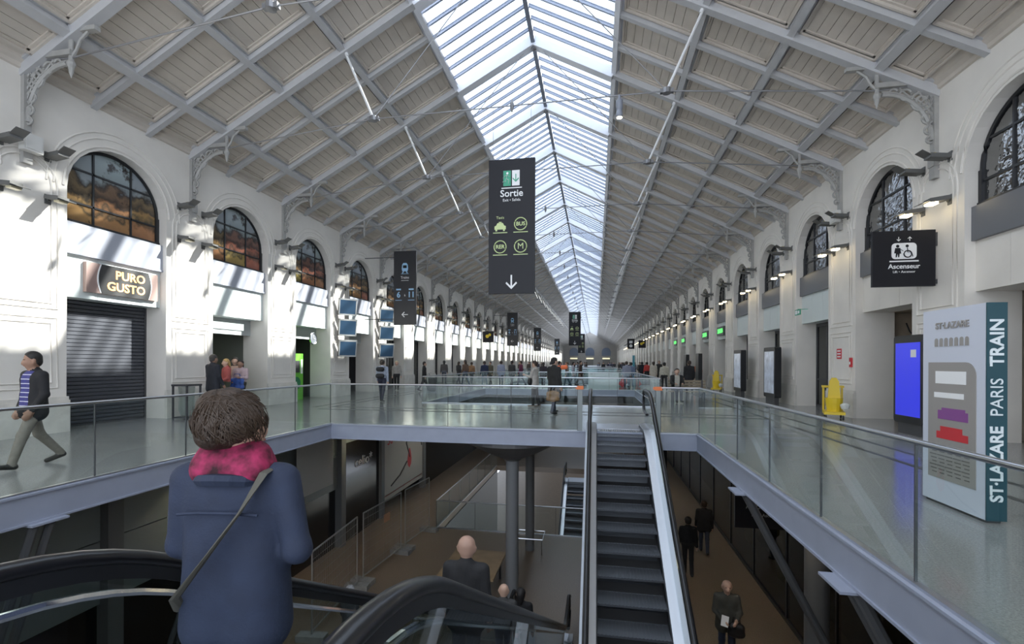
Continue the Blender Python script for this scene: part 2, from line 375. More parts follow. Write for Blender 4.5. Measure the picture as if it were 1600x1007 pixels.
# ---------------- end wall
b=MB(); b.box(XC-HW-5,XC+HW+5,YEND,YEND+.5,0,14)
ew=tag(b.build('wall_end',mat('end_stone',(.42,.40,.38),.8,var=.1)),kind='structure')
for x in (-8,-2.17,3.7):
    MB().prism([(x-1.6,4.2),(x+1.6,4.2)]+[(x+1.6*math.cos(math.pi*i/12),5.6+1.6*math.sin(math.pi*i/12)) for i in range(13)],'y',YEND-.06,YEND).build('arched_window',mat('end_window',(.16,.2,.28),.3),ew)
    MB().box(x-1.3,x+1.3,YEND-.08,YEND,.0,3.0).box(x-1.3,x+1.3,YEND-.09,YEND,3.0,3.4,1).build('lit_doorway',[mat('end_door',(.25,.24,.22),.5),mat('end_lit',(.9,.85,.6),.5,emit=(1,.9,.6),estr=1.0)],ew)
# ---------------- roof: boarded coffers on both slopes, glazed ridge
SL=.53; Q=math.sqrt(1+SL*SL); ANG=math.atan(SL); ZR=12.78
def L_(h): return ZR-SL*h
def onroof(s,h,y,n=0):  # n = offset along outward normal
    return dict(loc=(XC+s*(h+n*SL/Q), y, L_(h)+n/Q), rot=(0,s*ANG,0))
b=MB()
for s in (-1,1):
    v=[(XC+s*h,y,L_(h)+dz) for h,dz in ((2.74,.262),(10.4,.262),(10.4,.40),(2.74,.40)) for y in (YBEG,YEND+.4)]
    b.add(v,[(0,1,3,2),(2,3,5,4),(4,5,7,6),(6,7,1,0),(0,2,4,6),(1,7,5,3)])
ceil=tag(b.build('ceiling',CEILP),kind='structure')
YM=(YBEG+YEND)/2; LEN=YEND-YBEG
for s in (-1,1):
    for h,wd,dp,m_ in ((4.77,.16,.34,CEILB),(6.63,.16,.34,CEILB),(8.47,.20,.40,CEILB),(2.74,.16,.40,WHITEB)):
        link('purlin',MB().box(-wd/2,wd/2,-LEN/2,LEN/2,-.04,dp-.04).box(-wd/2-.05,wd/2+.05,-LEN/2,LEN/2,.12,dp-.04).mesh('purlin',m_),ceil,**onroof(s,h,YM))
rid=MB().box(XC-.07,XC+.07,YBEG,YEND,ZR-.12,ZR+.16).build('ridge_beam',mat('ridge_grey',(.22,.24,.29),.5),ceil)
raf=MB().box(-5.0*Q/1.0,5.0*Q,-.10,.10,-.08,.30).box(-5.0*Q,5.0*Q,-.15,.15,.14,.30).mesh('rafter',CEILB)
rafw=MB().box(-1.37*Q,1.37*Q,-.10,.10,-.16,.20).box(-1.37*Q,1.37*Q,-.16,.16,-.19,-.16).mesh('skylight_rafter',WHITEB)
raf=MB().box(-3.48*Q,3.48*Q,-.10,.10,-.09,.30).box(-3.48*Q,3.48*Q,-.15,.15,.12,.30).mesh('rafter',CEILB)
rib=MB().box(-3.48*Q,3.48*Q,-.07,.07,-.02,.30).box(-3.48*Q,3.48*Q,-.11,.11,.14,.30).mesh('rib',CEILB)
STR=[(2.82,4.69),(4.85,6.55),(6.71,8.37),(8.57,9.36)]
CW=PITCH/3
def coffer_frame(wl):
    b=MB(); L=wl*Q/2-.05; Y=CW/2-.10
    for t,n0,n1 in ((.05,.09,.22),(.10,.145,.22)):
        b.box(-L,L,-Y,-Y+t,n0,n1); b.box(-L,L,Y-t,Y,n0,n1); b.box(-L,-L+t,-Y,Y,n0,n1); b.box(L-t,L,-Y,Y,n0,n1)
    return b
def planks(wl, single=False):
    L=wl*Q/2-.15; Y=CW/2-.20; n=7 if wl>1.2 else 3; wd=2*L/n; out=[]
    for i in range(n): out.append((-L+i*wd+.005,-L+(i+1)*wd-.005,-Y,Y))
    return out
cf=[coffer_frame(b_-a).mesh('coffer_frame',CEILP) for a,b_ in STR]
plk={}
NPL=0
far=MB(); farp=MB()
for s in (-1,1):
    for k in range(-2,NB):
        link('rafter',raf,ceil,**onroof(s,2.74+3.48,Yp(k))); link('skylight_rafter',rafw,ceil,**onroof(s,1.37,Yp(k)))
        for j in (1,2):
            link('rib',rib,ceil,**onroof(s,2.74+3.48,Yp(k)+CW*j))
        for j in range(3):
            y=Yp(k)+CW*(j+.5)
            for si,(h0,h1) in enumerate(STR):
                hm=(h0+h1)/2; fr_=onroof(s,hm,y)
                if k<7: link('coffer_frame',cf[si],ceil,**fr_)
                M=Matrix.Translation(fr_['loc']) @ Matrix.Rotation(s*ANG,4,'Y')
                for pi,(a,c,y0,y1) in enumerate(planks(h1-h0)):
                    near = (k in (0,1) and NPL<300)
                    if near:
                        if (si,pi) not in plk: plk[(si,pi)]=MB().box(a,c,y0,y1,.175,.22).mesh('plank',CEILP)
                        link('plank',plk[(si,pi)],ceil,**fr_); NPL+=1
                    elif k<12: farp.box(a,c,y0,y1,.175,.22,M=M)
                if k>=7:
                    L=(h1-h0)*Q/2-.05; Yh=CW/2-.10
                    for (x0,x1,ya,yb) in ((-L,L,-Yh,-Yh+.1),(-L,L,Yh-.1,Yh),(-L,-L+.1,-Yh,Yh),(L-.1,L,-Yh,Yh)): far.box(x0,x1,ya,yb,.12,.22,M=M)
tag(far.build('coffer_frames_beyond',CEILP,ceil),kind='stuff'); tag(farp.build('planks_beyond',CEILP,ceil),kind='stuff')
# skylight: bars and panes
sky=MB().box(XC-.05,XC+.05,YBEG,YEND,ZR+.16,ZR+.22).build('skylight',BAR); tag(sky,kind='structure')
NBAR=8; bs=PITCH/NBAR
barm=MB().box(-1.37*Q,1.37*Q,-.03,.03,.05,.14).box(-1.37*Q,1.37*Q,-.045,.045,.12,.14).mesh('glazing_bar',BAR)
panem=MB().box(-1.35*Q,1.35*Q,-bs/2+.03,bs/2-.03,.142,.15).mesh('pane',SKYG)
fb=MB(); fp=MB(); nb=0
for s in (-1,1):
    for k in range(-2,NB):
        for j in range(NBAR):
            f1=onroof(s,1.37,Yp(k)+bs*j); f2=onroof(s,1.37,Yp(k)+bs*(j+.5))
            if k<14:
                if j: link('glazing_bar',barm,sky,**f1)
                link('pane',panem,sky,**f2)
            else:
                M1=Matrix.Translation(f1['loc'])@Matrix.Rotation(s*ANG,4,'Y'); M2=Matrix.Translation(f2['loc'])@Matrix.Rotation(s*ANG,4,'Y')
                if j: fb.box(-1.37*Q,1.37*Q,-.03,.03,.06,.14,M=M1)
                fp.box(-1.35*Q,1.35*Q,-bs/2+.03,bs/2-.03,.142,.15,M=M2)
tag(fb.build('glazing_bars_beyond',BAR,sky),kind='stuff'); tag(fp.build('panes_beyond',SKYG,sky),kind='stuff')
# Polonceau trusses
zt,zn=7.84,8.3; hn=3.87
def rodmesh():
    b=MB()
    for s in (-1,1): b.tube([(s*8.5,0,zt),(s*hn,0,zn)],.018,6); b.tube([(s*9.5,0,zt+.06),(s*8.5,0,zt)],.02,6)
    b.tube([(-hn,0,zn),(hn,0,zn)],.016,6)
    b.lathe([(.02,zn-.16),(.05,zn-.05),(.05,zn+.05),(.02,zn+.16)],0,0,8)
    return b.mesh('tie_rod',ROD)
rodm=rodmesh()
strm={s:MB().tube([(s*hn,0,zn),(s*4.72,0,L_(4.72)-.06)],.035,8).tube([(s*4.66,0,L_(4.66)-.2),(s*4.72,0,L_(4.72))],.05,8).mesh('strut',GALV) for s in (-1,1)}
hang={s:MB().tube([(s*hn,0,zn),(s*.1,0,ZR-.1)],.013,6).mesh('ridge_rod',ROD) for s in (-1,1)}
nodm={s:MB().lathe([(.03,zn-.07),(.10,zn-.06),(.10,zn+.06),(.03,zn+.07)],s*hn,0,10).box(s*hn-.16,s*hn+.16,-.05,.05,zn-.05,zn+.05).mesh('rod_node',ROD) for s in (-1,1)}
ridm=MB().lathe([(.02,ZR-.35),(.10,ZR-.30),(.08,ZR-.15),(.03,ZR-.1)],0,0,8).mesh('ridge_node',ROD)
for k in range(-2,NB):
    l=(XC,Yp(k),0)
    link('tie_rod',rodm,ceil,loc=l)
    if k<20:
        link('ridge_node',ridm,ceil,loc=l)
        for s in (-1,1): link('strut',strm[s],ceil,loc=l); link('ridge_rod',hang[s],ceil,loc=l); link('rod_node',nodm[s],ceil,loc=l)
# ---------------- lower level shell
b=MB(); b.box(-9.6,5.8,-4,17.0,LZ-.3,LZ); b.box(-9.6,-5.95,17.0,28,LZ-.3,LZ); b.box(1.6,5.8,17,28,LZ-.3,LZ); b.box(-9.6,5.8,28,75,LZ-.3,LZ)
lf=tag(b.build('floor_lower',FLOORL),kind='structure')
tag(MB().box(-9.6,5.8,17,60,-9.7,-9.4).build('floor_lowest',mat('lowest_floor',(.085,.065,.045),.4,var=.2)),kind='structure')
tag(MB().box(-9.8,-9.5,-4,75,LZ,-.34).box(-9.6,-5.9,17,28,-9.4,LZ-.3).build('wall_lower_left',mat('lower_wall',(.12,.12,.115),.5)),kind='structure')
tag(MB().box(5.7,6.0,-4,75,LZ,-.34).box(1.6,5.7,17,28,-9.4,LZ-.3).build('wall_lower_right',mat('lower_wall',(.2,.21,.2),.5)),kind='structure')
tag(MB().box(-9.8,6,75,75.3,-9.7,-.3).box(-9.8,6,-4.3,-4,-9.7,-.3).build('wall_lower_end',MATS['lower_wall']),kind='structure')
# ================================================================== railings
def railing(label, p0, p1, n, group=None, posts=True, h=1.04):
    p0=Vector((*p0,0)); p1=Vector((*p1,0)); L=(p1-p0).length; a=math.atan2(p1.y-p0.y,p1.x-p0.x)
    o=empty('glass_railing',p0,a); tag(o,label,'railing',group)
    pw=L/n
    gm=MB().box(.008,pw-.008,-.008,.008,.0,h-.02).mesh('glass_panel',GLASS)
    for i in range(n): link('glass_panel',gm,o,loc=(i*pw,0,.0))
    MB().tube([(0,0,h),(L,0,h)],.022,10).build('handrail',STEEL,o,smooth=True)
    MB().box(0,L,-.03,.03,-.01,.035).build('base_rail',STEEL,o)
    if posts:
        pm_=MB().box(-.005,.005,-.010,.010,0,h).mesh('post',DARK)
        for i in range(n+1): link('post',pm_,o,loc=(i*pw,0,0))
    return o
LB=lambda d:'clear glass railing with steel handrail '+d
railing(LB('along the escalator opening beside the shuttered shop'),(OL,.95),(OL,11.0),7)
railing(LB('on the walkway edge left of the escalator head'),(OL,11.0),(-.42,11.0),4)
railing('short clear glass railing on the walkway right of the escalator head',(1.45,11.0),(OR_,11.0),1)
railing(LB('along the escalator opening beside the map totem'),(OR_,11.0),(OR_,.95),7)
g='railings round the farther floor openings'
for i,(a,bb) in enumerate(OPEN[1:6]):
    n=7
    for p0,p1,nn,sd in (((OL,a),(OR_,a),6,'escalator end'),((OL,bb),(OL,a),n,'sunlit side'),((OR_,a),(OR_,bb),n,'shaded side'),((OR_,bb),(OL,bb),6,'far end')):
        railing('glass railing at the %s of the %s floor opening past the escalator walkway'%(sd,ORD[i]),p0,p1,nn,g,posts=i<2)
for x,lab in ((-.36,'grey steel post with orange cap left of the escalator head'),(1.40,'grey steel post with orange cap right of the escalator head')):
    o=empty('barrier_post',(x,11.05,0)); tag(o,lab,'post')
    MB().box(-.055,.055,-.05,.05,0,.98).build('post',mat('post_grey',(.28,.31,.31),.5),o); MB().box(-.08,.08,-.07,.07,.98,1.06).box(-.11,-.05,-.06,.06,1.0,1.05).build('cap',ORANGE,o)
tag(MB().box(-.45,1.35,28.6,28.9,0,1.02).box(-.42,1.32,28.58,28.6,.72,.735).build('white_barrier',mat('panel_white',(.72,.75,.77),.5)),'plain white panel standing behind the second floor opening','panel')
# ================================================================== escalators
def escalator(label, xc, ytop, dr, drop=4.7, hw=.66, nstep=34, group=None):
    o=empty('escalator',(xc,ytop,0)); tag(o,label,'escalator',group)
    tn=math.tan(R(30)); T=drop/tn+.8; N=90
    ts=[-.9+ (T+1.8)*i/N for i in range(N+1)]
    def zl(t):
        def ramp(u): return 0 if u<0 else (u*u/1.6 if u<.8 else u-.4)
        return -tn*(ramp(t)-ramp(t-(T-.8))) if t<T+2 else -drop
    Y=lambda t: dr*t
    for sx in (-1,1):
        x=sx*hw; rr=.27; H=.93
        path=[(x,Y(-.85-rr*math.sin(a)),H-rr+rr*math.cos(a)-.0) for a in [math.pi*(1-i/10) for i in range(11)]]
        path=[(x,Y(-.3),H-2*rr-.02),(x,Y(-.6),H-2*rr)]+path
        path+=[(x,Y(t),zl(t)+H) for t in ts if -.8<t<T+.8]
        path+=[(x,Y(T+.85+rr*math.sin(a)),-drop+H-rr+rr*math.cos(a)) for a in [math.pi*i/10 for i in range(11)]]+[(x,Y(T+.5),-drop+H-2*rr)]
        MB().tube(path,.042,12,flat=.75).build('handrail',RUB,o,smooth=True)
        inner=[(x,p[1],p[2]-.055) for p in path[13:-12]]
        g=MB()
        for p,q in zip(inner[:-1],inner[1:]):
            g.add([(x-.022,p[1],p[2]-.03),(x+.022,p[1],p[2]-.03),(x+.022,q[1],q[2]-.03),(x-.022,q[1],q[2]-.03),(x-.022,p[1],p[2]+.03),(x+.022,p[1],p[2]+.03),(x+.022,q[1],q[2]+.03),(x-.022,q[1],q[2]+.03)],[(0,1,2,3),(0,4,5,1),(2,6,7,3),(0,3,7,4),(1,5,6,2)])
        g.build('handrail_guide',BLACK,o)
        tt=[t for t in ts if -.85<=t<=T+.85]
        # glass
        g=MB(); v=[]
        for t in tt: v+=[(x-.006,Y(t),zl(t)+.12),(x-.006,Y(t),zl(t)+.86),(x+.006,Y(t),zl(t)+.12),(x+.006,Y(t),zl(t)+.86)]
        f=[]
        for i in range(len(tt)-1):
            a=4*i; c=a+4; f+=[(a,c,c+1,a+1),(a+2,a+3,c+3,c+2),(a+1,c+1,c+3,a+3)]
        g.add(v,f)
        for te,e in ((-.85,-1),(T+.85,1)):   # rounded ends
            c=zl(te)+.66-.0; pts=[(Y(te+e*.22*math.sin(a)),zl(te)+.64+.22*math.cos(a)) for a in [math.pi*i/8 for i in range(9)]]+[(Y(te),zl(te)+.12)]
            g.prism(pts,'x',x-.006,x+.006)
        g.build('glass_panel',GLASSD,o)
        # chrome trim line under the guide and at the deck
        MB().tube([(x-sx*.016,Y(t),zl(t)+.79) for t in tt],.015,6).build('trim_line',CHROME,o)
        def sweep(prof,name,m):
            g=MB(); v=[]; n=len(prof)
            for t in tt: v+=[(px,Y(t),zl(t)+pz) for px,pz in prof]
            f=[(i*n+k,i*n+(k+1)%n,(i+1)*n+(k+1)%n,(i+1)*n+k) for i in range(len(tt)-1) for k in range(n)]
            f+=[tuple(range(n)),tuple((len(tt)-1)*n+k for k in range(n))]
            g.add(v,f); return g.build(name,m,o)
        sweep([(sx*.525,.10),(sx*(hw+.10),.13),(sx*(hw+.10),.08),(sx*.525,.05)],'deck',STEEL)
        sweep([(sx*.51,-.12),(sx*.525,-.12),(sx*.525,.06),(sx*.51,.06)],'skirt',BLACK)
        sweep([(sx*(hw+.08),-.95),(sx*(hw+.10),-.95),(sx*(hw+.10),.09),(sx*(hw+.08),.09)],'side_cladding',mat('cladding',(.50,.50,.49),.35,metal=.6))
    g=MB(); v=[]
    for t in tt: v+=[(-hw-.08,Y(t),zl(t)-.95),(hw+.08,Y(t),zl(t)-.95)]
    g.add(v,[(2*i,2*i+1,2*i+3,2*i+2) for i in range(len(tt)-1)]); g.build('soffit',mat('cladding_dark',(.12,.12,.125),.5),o)
    stm=MB().box(-.505,.505,-.2,.2,-.03,0).prism([(dr*-.2,-.02),(dr*-.2,-.24),(dr*-.16,-.24),(dr*-.17,-.02)],'x',-.505,.505)
    for i in range(20): stm.box(-.5+i*.0515,-.5+i*.0515+.02,-.2,.195,0,.007)
    stm.box(-.505,.505,dr*-.2-.006,dr*-.2+.012,-.004,.009)
    sm=stm.mesh('step',[STEPM])
    for i in range(nstep):
        t=-.15+.4*i
        if t>T+.3: break
        link('step',sm,o,loc=(0,Y(t),zl(t)-.005+ (0 if .5<t<T-.5 else 0)))
    for t0,t1,z in ((-1.3,-.36,0),(T+.36,T+1.3,-drop)):
        MB().box(-.56,.56,min(Y(t0),Y(t1)),max(Y(t0),Y(t1)),z-.06,z+.012).build('comb_plate',mat('comb_plate',(.66,.68,.74),.3,metal=.8),o)
    return o
escalator('empty escalator with dark ridged steps rising to the walkway between orange-capped posts',.54,11.15,-1)
escalator('descending escalator with thick black handrails carrying the woman in blue jacket',-1.235,1.0,1,hw=.645)
# ================================================================== lamps on the pilasters
def lamp_mesh(up):
    b=MB(); M=Matrix.Translation((0,-.24,0))@Matrix.Rotation(R(-6 if up else 8),4,'X')
    b.box(-.11,.11,-.20,.16,-.045,.045,M=M); b.box(-.09,.09,.16,.21,-.03,.03,M=M)
    M2=Matrix.Translation((0,-.44,.03 if up else -.03))@Matrix.Rotation(R(-32 if up else 20),4,'X')
    b.box(-.12,.12,-.20,.02,-.006,.006,M=M2)
    b.box(-.03,.03,-.06,0,-.05,.05); b.box(-.06,.06,-.02,0,-.11,.10)
    return b.mesh('lamp_body',LAMPG)
lu,ld=lamp_mesh(True),lamp_mesh(False)
lens_u=MB().box(-.09,.09,-.43,-.33,.045,.07).mesh('bulb',YEL); lens_d=MB().box(-.09,.09,-.44,-.28,-.105,-.06).mesh('bulb',WARM); lens_o=MB().box(-.09,.09,-.44,-.30,-.105,-.065).mesh('bulb',mat('lens_off',(.5,.45,.3),.3))
for s in (-1,1):
    for k in range(-1,28):
        for dy in (-.42,.42):
            for z,up in ((6.08,True),(5.15,False)):
                fs=frame_side(s,Yp(k)+dy,0,z); o=empty('wall_floodlight',fs['loc'],fs['rot'][2])
                lm='roller shutter' if s<0 else 'lift sign'
                if s<0: pp='the pilaster before the '+lm if k<0 else 'the %s pilaster past the %s'%(ORD[k],lm)
                else: pp='the pilaster before the '+lm if k<0 else ('the pilaster of the '+lm if k==0 else 'the %s pilaster past the %s'%(ORD[k-1],lm))
                tag(o,('upper' if up else 'lower')+' grey floodlight on '+pp+(', side nearer it' if (dy<0)==(k>=0) else ', farther side') if k!=0 or s<0 else ('upper' if up else 'lower')+' grey floodlight on '+pp+(', escalator side' if dy<0 else ', end-wall side'),'lamp',('upper' if up else 'lower')+' floodlights, '+('sunlit wall' if s<0 else 'shaded wall'))
                link('lamp_body',lu if up else ld,o); link('bulb',lens_u if up else (lens_d if s>0 else lens_o),o)
for s,k in ((-1,-1),(1,1)):
    fs=frame_side(s,Yp(k)-.0,-.1,5.98)
    tag(MB().box(-.17,.17,-.16,.0,-.0,.36).box(-.14,.14,-.175,-.16,.04,.32).build('loudspeaker',mat('speaker_white',(.72,.71,.68),.5),None,**fs),'white box loudspeaker under the iron bracket on the '+('sunlit' if s<0 else 'shaded')+' wall','loudspeaker')
# spotlight on the tie rod
o=empty('spotlight',(.56,11.98,7.75)); tag(o,'cylindrical spotlight hanging from a tie rod under the skylight','spotlight')
MB().lathe([(.07,.0),(.085,.02),(.085,.12),(.07,.14),(.07,.20),(.085,.22),(.085,.42),(.03,.46),(.03,.56)],0,0,16).build('housing',mat('spot_grey',(.25,.27,.32),.4),o,smooth=True); MB().lathe([(.066,-.012),(.066,.004)],0,0,16).build('lens',WARM,o)
# ================================================================== shop fronts
def door_glass(s,k):
    fs=frame_side(s,Yp(k)-PITCH/2,.72); o=empty('shop_entrance',fs['loc'],fs['rot'][2])
    tag(o,'glazed shop door with dark frame between pilasters of the '+('sunlit' if s<0 else 'shaded')+' wall','shop front','glazed doors, '+('sunlit wall' if s<0 else 'shaded wall'))
    f=MB()
    for x in (-1.22,-.42,.38,1.18): f.box(x,x+.06,-.04,.05,0,3.1)
    f.box(-1.22,1.24,-.04,.05,2.98,3.1); f.box(-1.22,1.24,-.04,.05,0,.08); f.box(-1.22,1.24,-.035,.045,1.0,1.04)
    f.build('frame',DARK,o)
    for x in (-1.16,-.36,.44): MB().box(x,x+.74,-.005,.008,.08,2.98).build('pane',SHOPG,o)
    MB().box(-1.22,1.24,.9,.95,0,3.1).build('screen_wall',mat('shop_grey',(.30,.33,.34),.5),o)
    return o
dl=door_glass(-1,4); dr_=door_glass(1,2); dl['label']='glazed shop door with dark frame, first past the dark doorway by the departure screens'; dr_['label']='glazed shop door with dark frame, first past the lift passage'
for s,src,ks in ((-1,dl,range(5,26)),(1,dr_,range(3,26))):
    for k in ks:
        c=copy_tree(src); f=frame_side(s,Yp(k)-PITCH/2,.72); c.location=f['loc']; c['label']='glazed shop door with dark frame, %s past the %s'%(ORD[k-(4 if s<0 else 2)],'dark doorway by the departure screens' if s<0 else 'lift passage')
# shutter
fs=frame_side(-1,Yp(0)-PITCH/2,.70); o=empty('roller_shutter',fs['loc'],fs['rot'][2]); tag(o,'closed dark roller shutter of horizontal slats under the lit shop sign','shutter')
slm=MB().prism([(0,0),(-.028,.012),(-.03,.075),(-.008,.092),(0,.092)],'x',-1.21,1.21).mesh('slat',SHUT)
for i in range(32): link('slat',slm,o,loc=(0,0,.06+i*.0945))
MB().box(-1.21,1.21,-.02,.02,0,.06).build('bottom_bar',DARK,o); [MB().box(x-.025,x+.025,-.05,.03,0,3.1).build('guide_rail',DARK,o) for x in (-1.225,1.225)]; MB().box(-1.25,1.25,.1,.15,0,3.1).build('back_plate',DARK,o)
# sign over the shutter
fs=frame_side(-1,10.08,.2); o=empty('shop_sign',fs['loc'],fs['rot'][2]); tag(o,'brown shop sign with glowing orange letters above the roller shutter','sign')
MB().box(-.92,.92,-.10,0,3.26,3.98).build('backing',mat('sign_brown',(.36,.25,.22),.5),o)
def barrel(x0,x1,z0,z1,bul): 
    n=10; return [(x0-bul*math.sin(math.pi*i/n),z1+(z0-z1)*i/n) for i in range(n+1)]+[(x1+bul*math.sin(math.pi*i/n),z0+(z1-z0)*i/n) for i in range(n+1)]
MB().prism(barrel(-.60,.66,3.27,3.97,.08),'y',-.112,-.10).build('border',WHITE,o); MB().prism(barrel(-.575,.635,3.26,3.98,.075),'y',-.118,-.105).build('dark_field',mat('sign_dark',(.05,.05,.05),.4),o)
ORL=mat('orange_letters',(.9,.5,.2),.4,emit=(1,.55,.2),estr=1.6)
Mt=lambda x,z:Matrix.Translation((x,-.122,z))@Matrix.Rotation(R(90),4,'X')
text('PURO',.30,Mt(.14,3.76),ORL,o,ext=.006,bold=.006); text('GUSTO',.30,Mt(.04,3.46),ORL,o,ext=.006,bold=.006)
# open shops on the left wall
def room(k,colr,floorc=None):
    fs=frame_side(-1,Yp(k)-PITCH/2,.72); o=empty('shop_interior',fs['loc'],fs['rot'][2])
    m=mat('room_%s'%colr[0],colr[1],.7)
    b=MB(); b.box(-1.6,1.6,3.4,3.5,0,3.2); b.box(-1.7,-1.6,.25,3.4,0,3.2); b.box(1.6,1.7,.25,3.4,0,3.2); b.box(-1.6,1.6,.25,3.4,3.1,3.2)
    b.build('room_wall',m,o); return o
o=room(1,('grey',(.22,.23,.21))); tag(o,'grey open shop interior with bright green counter panel','shop')
MB().box(-.7,1.3,2.6,2.7,0,2.25).build('green_wall',GREEN,o); MB().box(.2,.9,2.58,2.6,1.9,2.05).box(.8,.95,2.57,2.6,1.2,1.5).build('notice',WHITE,o)
MB().box(-1.25,1.25,.0,.06,2.55,3.1).build('glass_fascia',mat('fascia_grey',(.45,.48,.48),.4),o); MB().box(-1.0,.9,-.01,0,2.72,2.95).build('light_strip',mat('strip_light',(.9,.95,.9),.4,emit=(.9,1,.95),estr=1.2),o)
o=room(2,('dark',(.07,.07,.07))); tag(o,'dark open passage behind the green vending machine','passage')
MB().box(-1.25,1.25,.0,.06,2.6,3.1).build('glass_fascia',MATS['fascia_grey'],o)
o=room(3,('dark2',(.05,.05,.055))); tag(o,'dark doorway beside the stacked departure screens','doorway')
MB().box(-1.25,1.25,.0,.06,2.6,3.1).build('glass_fascia',MATS['fascia_grey'],o)
fs=frame_side(-1,17.75,.55); o=empty('vending_machine',fs['loc'],fs['rot'][2]); tag(o,'bright green ticket machine in the dark passage','machine')
MB().box(-.45,.45,0,.55,0,1.95).build('cabinet',GREEN,o); MB().box(-.35,.2,-.02,0,1.15,1.65).build('screen',DARK,o); MB().disc((.0,-.012,.7),.27,'y',16).build('emblem',mat('green_dark',(.03,.22,.1),.5),o); MB().box(.28,.40,-.015,0,1.1,1.7).build('notice',WHITE,o)
fs=frame_side(-1,18.55,.3,2.62); o=empty('clock',fs['loc'],fs['rot'][2]); tag(o,'round station clock above the passage with the green machine','clock')
M_=Matrix.Rotation(R(90),4,'X')
bb=MB(); bb.tube([(.24*math.cos(2*math.pi*i/24),0,.24*math.sin(2*math.pi*i/24)) for i in range(24)],.03,6,closed=True); bb.build('rim',CHROME,o); MB().disc((0,.0,0),.23,'y',24).build('dial',mat('dial',(.25,.27,.3),.4),o); MB().box(-.012,.012,-.02,-.01,0,.17).box(0,.11,-.02,-.01,-.012,.012).build('hand',WHITE,o)
# passages on the right wall
for k,lab in ((0,'stair passage of brown stone behind the map totem'),(1,'brown stone lift passage beside the blue screen kiosk')):
    fs=frame_side(1,Yp(k)-PITCH/2,.72); o=empty('passage',fs['loc'],fs['rot'][2]); tag(o,lab,'passage')
    MB().box(-1.6,1.6,3.6,3.7,0,3.3).box(-1.7,-1.6,.25,3.6,0,3.3).box(1.6,1.7,.25,3.6,0,3.3).box(-1.6,1.6,.25,3.6,3.1,3.2).build('stone_wall',BROWNST,o)
    if k==0:
        for z0 in (.55,1.0): MB().tube([(-1.0,.3,z0),(-.2,1.0,z0-.15),(1.2,2.6,z0-.8)],.022,8).build('stair_handrail',STEEL,o)
    else: MB().tube([(-.9,.4,2.75),(-.75,.4,2.5),(-.5,.4,2.35)],.02,6).tube([(.2,.4,2.9),(.35,.4,2.6),(.6,.4,2.45)],.02,6).build('cable',BLACK,o)
# green box signs on lintels of the right wall
for k in (5,6,8,9):
    fs=frame_side(1,Yp(k)-PITCH/2,.1); o=empty('shop_sign',fs['loc'],fs['rot'][2]); tag(o,'dark box sign with lit green strokes over the %s glazed door past the lift passage'%ORD[k-2],'sign','green lit box signs')
    MB().box(-.75,.75,-.1,.08,3.3,3.85).build('box',mat('sign_box',(.10,.12,.11),.4),o)
    b=MB(); 
    for i in range(6): b.tube([(-.5+i*.2,-.11,3.45),(-.45+i*.2,-.11,3.70),(-.36+i*.2,-.11,3.5)],.03,6)
    b.build('green_tube',GREENE,o)
# exit sign, red notices
fs=frame_side(1,Yp(1)+2.3,-.0,3.35); tag(MB().box(-.22,.22,-.35,-.32,0,.2).box(-.18,-.02,-.355,-.35,.03,.17,1).box(.03,.16,-.355,-.35,.05,.15,1).box(-.01,.01,-.34,0,.2,.22).build('exit_sign',[SIGNG,WHITE],None,**fs),'small green exit sign above the shaded-wall shop doors','sign')
fs=frame_side(1,Yp(1)+.10,-.0,1.75); tag(MB().box(-.14,.14,-.012,0,0,.32).box(-.1,.1,-.016,-.01,.05,.09,1).box(-.1,.1,-.016,-.01,.14,.18,1).box(-.1,.1,-.016,-.01,.23,.27,1).build('fire_notice',[RED,WHITE],None,**fs),'red and white notice on the pilaster by the yellow cart','notice')
fs=frame_side(1,Yp(1)-.62,-.0,1.5); tag(MB().box(-.05,.05,-.05,0,0,.28).box(-.03,.03,-.055,-.04,.08,.16,1).build('call_point',[RED,WHITE],None,**fs),'small red alarm box on the pilaster edge','alarm')
# ================================================================== hanging signs
def picto_taxi(b,x,z,s):
    b.prism([(x-.5*s,z-.22*s),(x+.5*s,z-.22*s),(x+.5*s,z+.06*s),(x+.36*s,z+.12*s),(x+.24*s,z+.34*s),(x-.24*s,z+.34*s),(x-.36*s,z+.12*s),(x-.5*s,z+.06*s)],'y',-.008,0)
    b.box(x-.42*s,x-.26*s,-.008,0,z-.36*s,z-.2*s); b.box(x+.26*s,x+.42*s,-.008,0,z-.36*s,z-.2*s); b.box(x-.12*s,x+.12*s,-.008,0,z+.36*s,z+.44*s)
def ring(b,x,z,r,t): b.tube([(x+r*math.cos(2*math.pi*i/24),-.004,z+r*math.sin(2*math.pi*i/24)) for i in range(24)],t,6,closed=True)
def arrow_down(b,x,z,s):
    b.box(x-.045*s,x+.045*s,-.008,0,z-.3*s,z+.4*s)
    for q in (-1,1): b.prism([(x,z-.42*s),(x+q*.34*s,z-.08*s),(x+q*.28*s,z-.0*s),(x,z-.28*s)],'y',-.008,0)
def run_man(b,x,z,s):
    b.disc((x+.02*s,-.006,z+.36*s),.085*s,'y',12)
    for pts in (((x,z+.26*s),(x-.05*s,z-.02*s)),((x-.05*s,z-.02*s),(x+.14*s,z-.14*s)),((x+.14*s,z-.14*s),(x+.1*s,z-.4*s)),((x-.05*s,z-.02*s),(x-.12*s,z-.24*s)),((x-.12*s,z-.24*s),(x-.34*s,z-.26*s)),((x,z+.22*s),(x+.2*s,z+.08*s)),((x,z+.22*s),(x-.2*s,z+.14*s)),((x-.2*s,z+.14*s),(x-.28*s,z-.02*s))):
        b.tube([(pts[0][0],-.004,pts[0][1]),(pts[1][0],-.004,pts[1][1])],.045*s,6,flat=.3)
